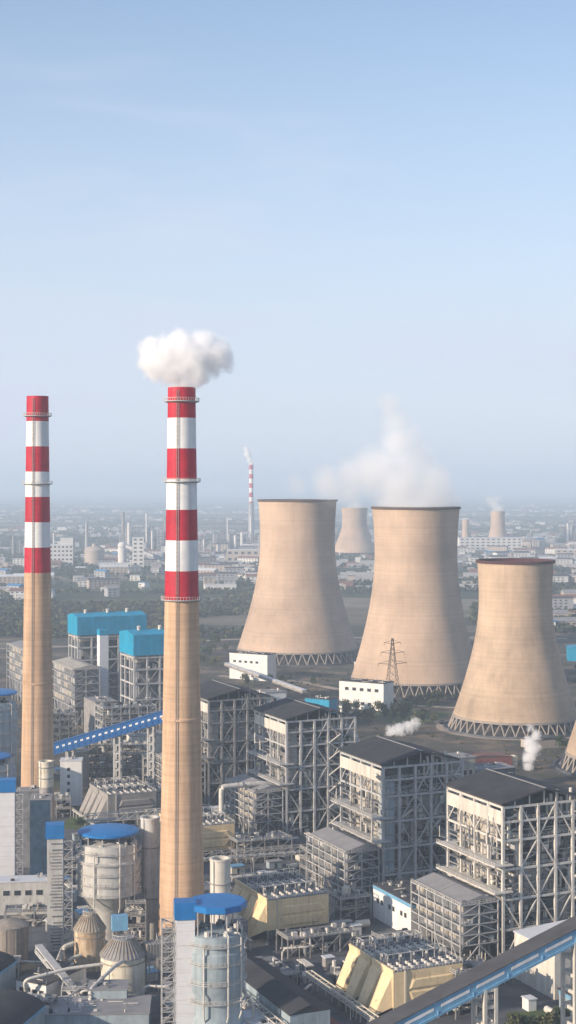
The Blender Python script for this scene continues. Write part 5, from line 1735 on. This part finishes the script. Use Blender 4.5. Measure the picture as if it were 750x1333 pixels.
# woods and hedgerows far off: many small clumps as one mass
def woods(name, label, spots, mat='wood_far', per=26):
    rs = np.random.RandomState(len(spots))
    n = len(spots)
    S = np.array(spots)
    ctr = np.repeat(S[:, :3], per, axis=0)
    size = np.repeat(S[:, 3], per)
    d = rs.normal(size=(n * per, 3)); d /= np.linalg.norm(d, axis=1)[:, None]
    rad = rs.uniform(.35, 1, n * per)[:, None]
    c = ctr + d * rad * size[:, None] * np.array([1, 1, .75])
    c[:, 2] = np.maximum(c[:, 2], .3)
    a = rs.normal(size=(n * per, 3)); a /= np.linalg.norm(a, axis=1)[:, None]
    e = np.cross(a, rs.normal(size=(n * per, 3))); e /= np.linalg.norm(e, axis=1)[:, None]
    f = np.cross(a, e)
    s = (size * rs.uniform(.28, .5, n * per))[:, None]
    v = np.stack([c - e * s, c + f * s, c + e * s, c - f * s], 1).reshape(-1, 3)
    me = bpy.data.meshes.new(name)
    m = n * per
    me.vertices.add(4 * m); me.loops.add(4 * m); me.polygons.add(m)
    me.vertices.foreach_set('co', v.ravel())
    me.loops.foreach_set('vertex_index', np.arange(4 * m))
    me.polygons.foreach_set('loop_start', np.arange(m) * 4)
    me.materials.append(MATS[mat])
    me.update(calc_edges=True)
    o = stuff(link(name, me))
    o['label'] = label
    return o
rnd = random.Random(19)
sp = []
for _ in range(2600):                       # scrub on the waste ground between the towers
    x, y = rnd.uniform(-120, 330), rnd.uniform(860, 1560)
    if not clear(x, y) or math.sin(x * .05 + y * .021) + math.sin(y * .04 - x * .03) < -.2:
        continue
    sp.append((x, y, .4, rnd.uniform(.6, 2.0)))
woods('scrub', 'low brown green scrub on the waste ground between the towers', sp, 'leaf_olive', 9)
rnd = random.Random(8)
sp = []
for _ in range(2200):                       # dark plantation behind the blue roofs
    y = rnd.uniform(1650, 2350)
    x = rnd.uniform(-.23 * y, -.02 * y)
    if math.sin(x * .01 + y * .006) + math.sin(y * .013 - x * .004) < -.75:
        continue
    sp.append((x, y, rnd.uniform(2.5, 5), rnd.uniform(3, 6)))
for _ in range(1700):
    y = rnd.uniform(1600, 2600)
    x = rnd.uniform(.12 * y, .22 * y)
    if math.sin(x * .012 + y * .009) < .1:
        continue
    sp.append((x, y, rnd.uniform(2.5, 5), rnd.uniform(3, 6)))
woods('woodland', 'dark woodland between the plant and the far works', [q for k, q in enumerate(sp) if k % 3])
woods('woodland', 'olive thickets among the dark woodland', [q for k, q in enumerate(sp) if k % 3 == 0], 'leaf_olive')
sp = []
for _ in range(420):                        # hedgerows and shelter belts out to the horizon
    y = 2300 + 11000 * rnd.random() ** 1.3
    x = rnd.uniform(-.24, .24) * y
    L = rnd.uniform(80, 500)
    a = R(rnd.choice((24, 24, 114, 8, -3)) + rnd.uniform(-4, 4))
    for k in range(int(L / 12)):
        sp.append((x + math.cos(a) * k * 12, y + math.sin(a) * k * 12, 4, rnd.uniform(4, 8)))
woods('tree_belt', 'tree belts between hazy fields out to the horizon', sp, per=10)

# ------------------------------------------------------------------ steam and smoke
def plume(name, label, loc, size, lobes, density, nscale=2.2, rough=.62, edge=.5, colour=(.95, .95, .95), cut=.18, gain=2.2):
    """lobes: (x, y, z, r) in units of size; density field = nearest lobe shell + noise"""
    m = new_mat(name + '_vapour')
    n, l = m.node_tree.nodes, m.node_tree.links
    out = n.new('ShaderNodeOutputMaterial')
    pv = n.new('ShaderNodeVolumePrincipled')
    pv.inputs['Color'].default_value = (*colour, 1)
    pv.inputs['Anisotropy'].default_value = 0.0
    tc = n.new('ShaderNodeTexCoord')
    no = n.new('ShaderNodeTexNoise')
    no.inputs['Scale'].default_value = nscale
    no.inputs['Detail'].default_value = 5
    no.inputs['Roughness'].default_value = rough
    l.new(tc.outputs['Object'], no.inputs['Vector'])
    cur = None
    for (x, y, z, r, w) in lobes:
        d = n.new('ShaderNodeVectorMath'); d.operation = 'DISTANCE'
        l.new(tc.outputs['Object'], d.inputs[0]); d.inputs[1].default_value = (x, y, z)
        a = n.new('ShaderNodeMath'); a.operation = 'MULTIPLY_ADD'
        a.inputs[1].default_value = -w / r; a.inputs[2].default_value = w
        l.new(d.outputs['Value'], a.inputs[0])
        if cur is None:
            cur = a.outputs[0]
        else:
            k = n.new('ShaderNodeMath'); k.operation = 'MAXIMUM'
            l.new(cur, k.inputs[0]); l.new(a.outputs[0], k.inputs[1]); cur = k.outputs[0]
    sb = n.new('ShaderNodeMath'); sb.operation = 'MULTIPLY_ADD'; sb.inputs[1].default_value = edge * 2; sb.inputs[2].default_value = -edge - cut
    l.new(no.outputs['Fac'], sb.inputs[0])
    ad = n.new('ShaderNodeMath'); ad.operation = 'ADD'
    l.new(cur, ad.inputs[0]); l.new(sb.outputs[0], ad.inputs[1])
    mr = n.new('ShaderNodeMapRange'); mr.inputs['From Min'].default_value = 0; mr.inputs['From Max'].default_value = 1 / gain; mr.inputs['To Max'].default_value = density
    l.new(ad.outputs[0], mr.inputs['Value'])
    l.new(mr.outputs[0], pv.inputs['Density'])
    l.new(pv.outputs[0], out.inputs['Volume'])
    MATS[m.name] = m
    lo = [min(q[i] - q[3] * 1.25 for q in lobes) for i in range(3)]
    hi = [max(q[i] + q[3] * 1.25 for q in lobes) for i in range(3)]
    b = MB(); b.bx(lo[0], hi[0], lo[1], hi[1], lo[2], hi[2])
    o = b.build(name, m.name, None, False, loc)
    o.scale = (size,) * 3
    stuff(o)
    o['label'] = label
    return o

plume('chimney_smoke', 'dense white smoke puff above the front striped chimney', (-38.2, 552, 200.6), 10.0,
      [(0, 0, .05, .62, .7), (-.25, 0, .62, .75, 1), (-.85, 0, .95, .85, 1), (-1.05, 0, 1.35, .62, 1), (-.35, 0, 1.25, .85, 1), (.3, 0, 1.05, .95, 1), (.75, .2, 1.4, .8, 1), (1.2, .2, 1.2, .75, 1), (1.0, .2, .85, .6, .8), (1.55, .3, .95, .5, .55), (-.1, .2, 1.6, .65, .8), (.55, 0, .55, .65, 1), (0, 0, 1.2, .9, 1)],
      0.55, 2.7, .66, .54, (.998, .998, .998), .09, 2.0)
plume('tower_steam', 'thin white steam drifting up from the middle cooling tower', (103, 1237, 147), 40.0,
      [(0, 0, -.1, .95, .9), (.4, 0, .1, .6, .9), (-.4, 0, .1, .6, .9), (.3, 0, .45, .65, .9), (-.3, 0, .45, .85, .95), (-.1, .1, .85, .75, .85), (-.75, .1, .7, .8, .8), (-.3, .1, 1.3, .65, .75), (-.4, .1, 1.7, .55, .65), (-.5, .1, 2.05, .45, .55), (-1.25, .2, .6, .7, .58), (-1.8, .3, .5, .65, .48), (-2.3, .4, .45, .5, .36)],
      0.11, 1.5, .58, .42, (.995, .995, .995), .16, 1.2)
plume('yard_steam', 'low white steam puff on the rough ground below the steaming tower', (74, 1012, 0), 6.0,
      [(-.9, 0, .4, 1.0, .8), (-.1, 0, .6, 1.0, .9), (.9, .3, .9, 1.0, .8), (1.7, .5, 1.3, .9, .6)],
      0.6, 2.6, .68, .8, (.998, .998, .998), .15, 2.0)
plume('yard_steam', 'small white steam cloud behind the right boiler house', (139, 890, 0), 8.0,
      [(0, 0, .3, .5, 1), (.1, 0, .9, .65, 1), (.35, 0, 1.6, .75, 1), (.1, 0, 2.0, .6, .9), (.6, .2, 2.5, .55, .7), (.2, .2, 3.0, .45, .5)],
      0.6, 2.4, .68, .8, (.998, .998, .998), .12, 2.0)
plume('far_chimney_smoke', 'small white plume on the thin far chimney', (-106, 4427, 221), 14.0,
      [(0, 0, .2, .7, 1), (-.3, 0, 1.1, .8, 1), (-.7, 0, 2.2, .9, 1), (-1.0, 0, 3.2, .8, .8)],
      0.3, 1.4, .6, .4, (.99, .99, .99), .05, 2.0)
plume('far_tower_steam', 'white steam above the small far tower at right', (556, 4070, 92), 22.0,
      [(0, 0, .2, .9, 1), (-.4, 0, .9, .9, .8), (-.9, 0, 1.4, .8, .6), (-.1, 0, 1.5, .7, .6)],
      0.08, 1.4, .6, .45, (.99, .99, .99), .08, 1.8)
plume('far_tower_steam', 'thin steam above the hazy cooling tower between the large ones', (156, 3620, 108), 30.0,
      [(0, 0, .2, .9, .8), (-.6, 0, .8, .9, .6), (-1.2, 0, 1.2, .8, .5)],
      0.04, 1.4, .6, .45, (.99, .99, .99), .08, 1.8)

# ------------------------------------------------------------------ haze
hm = new_mat('air_haze')
n, l = hm.node_tree.nodes, hm.node_tree.links
out = n.new('ShaderNodeOutputMaterial')
pv = n.new('ShaderNodeVolumePrincipled')
pv.inputs['Color'].default_value = (0.71, 0.85, 1.0, 1)
pv.inputs['Density'].default_value = HAZE_DENSITY
pv.inputs['Anisotropy'].default_value = 0.0
l.new(pv.outputs[0], out.inputs['Volume'])
MATS['air_haze'] = hm
b = MB(); b.bx(-24500, 24500, -400, 36500, -1.0, 300)
stuff(b.build('haze', 'air_haze'))['label'] = 'pale blue haze lying over the whole plain'
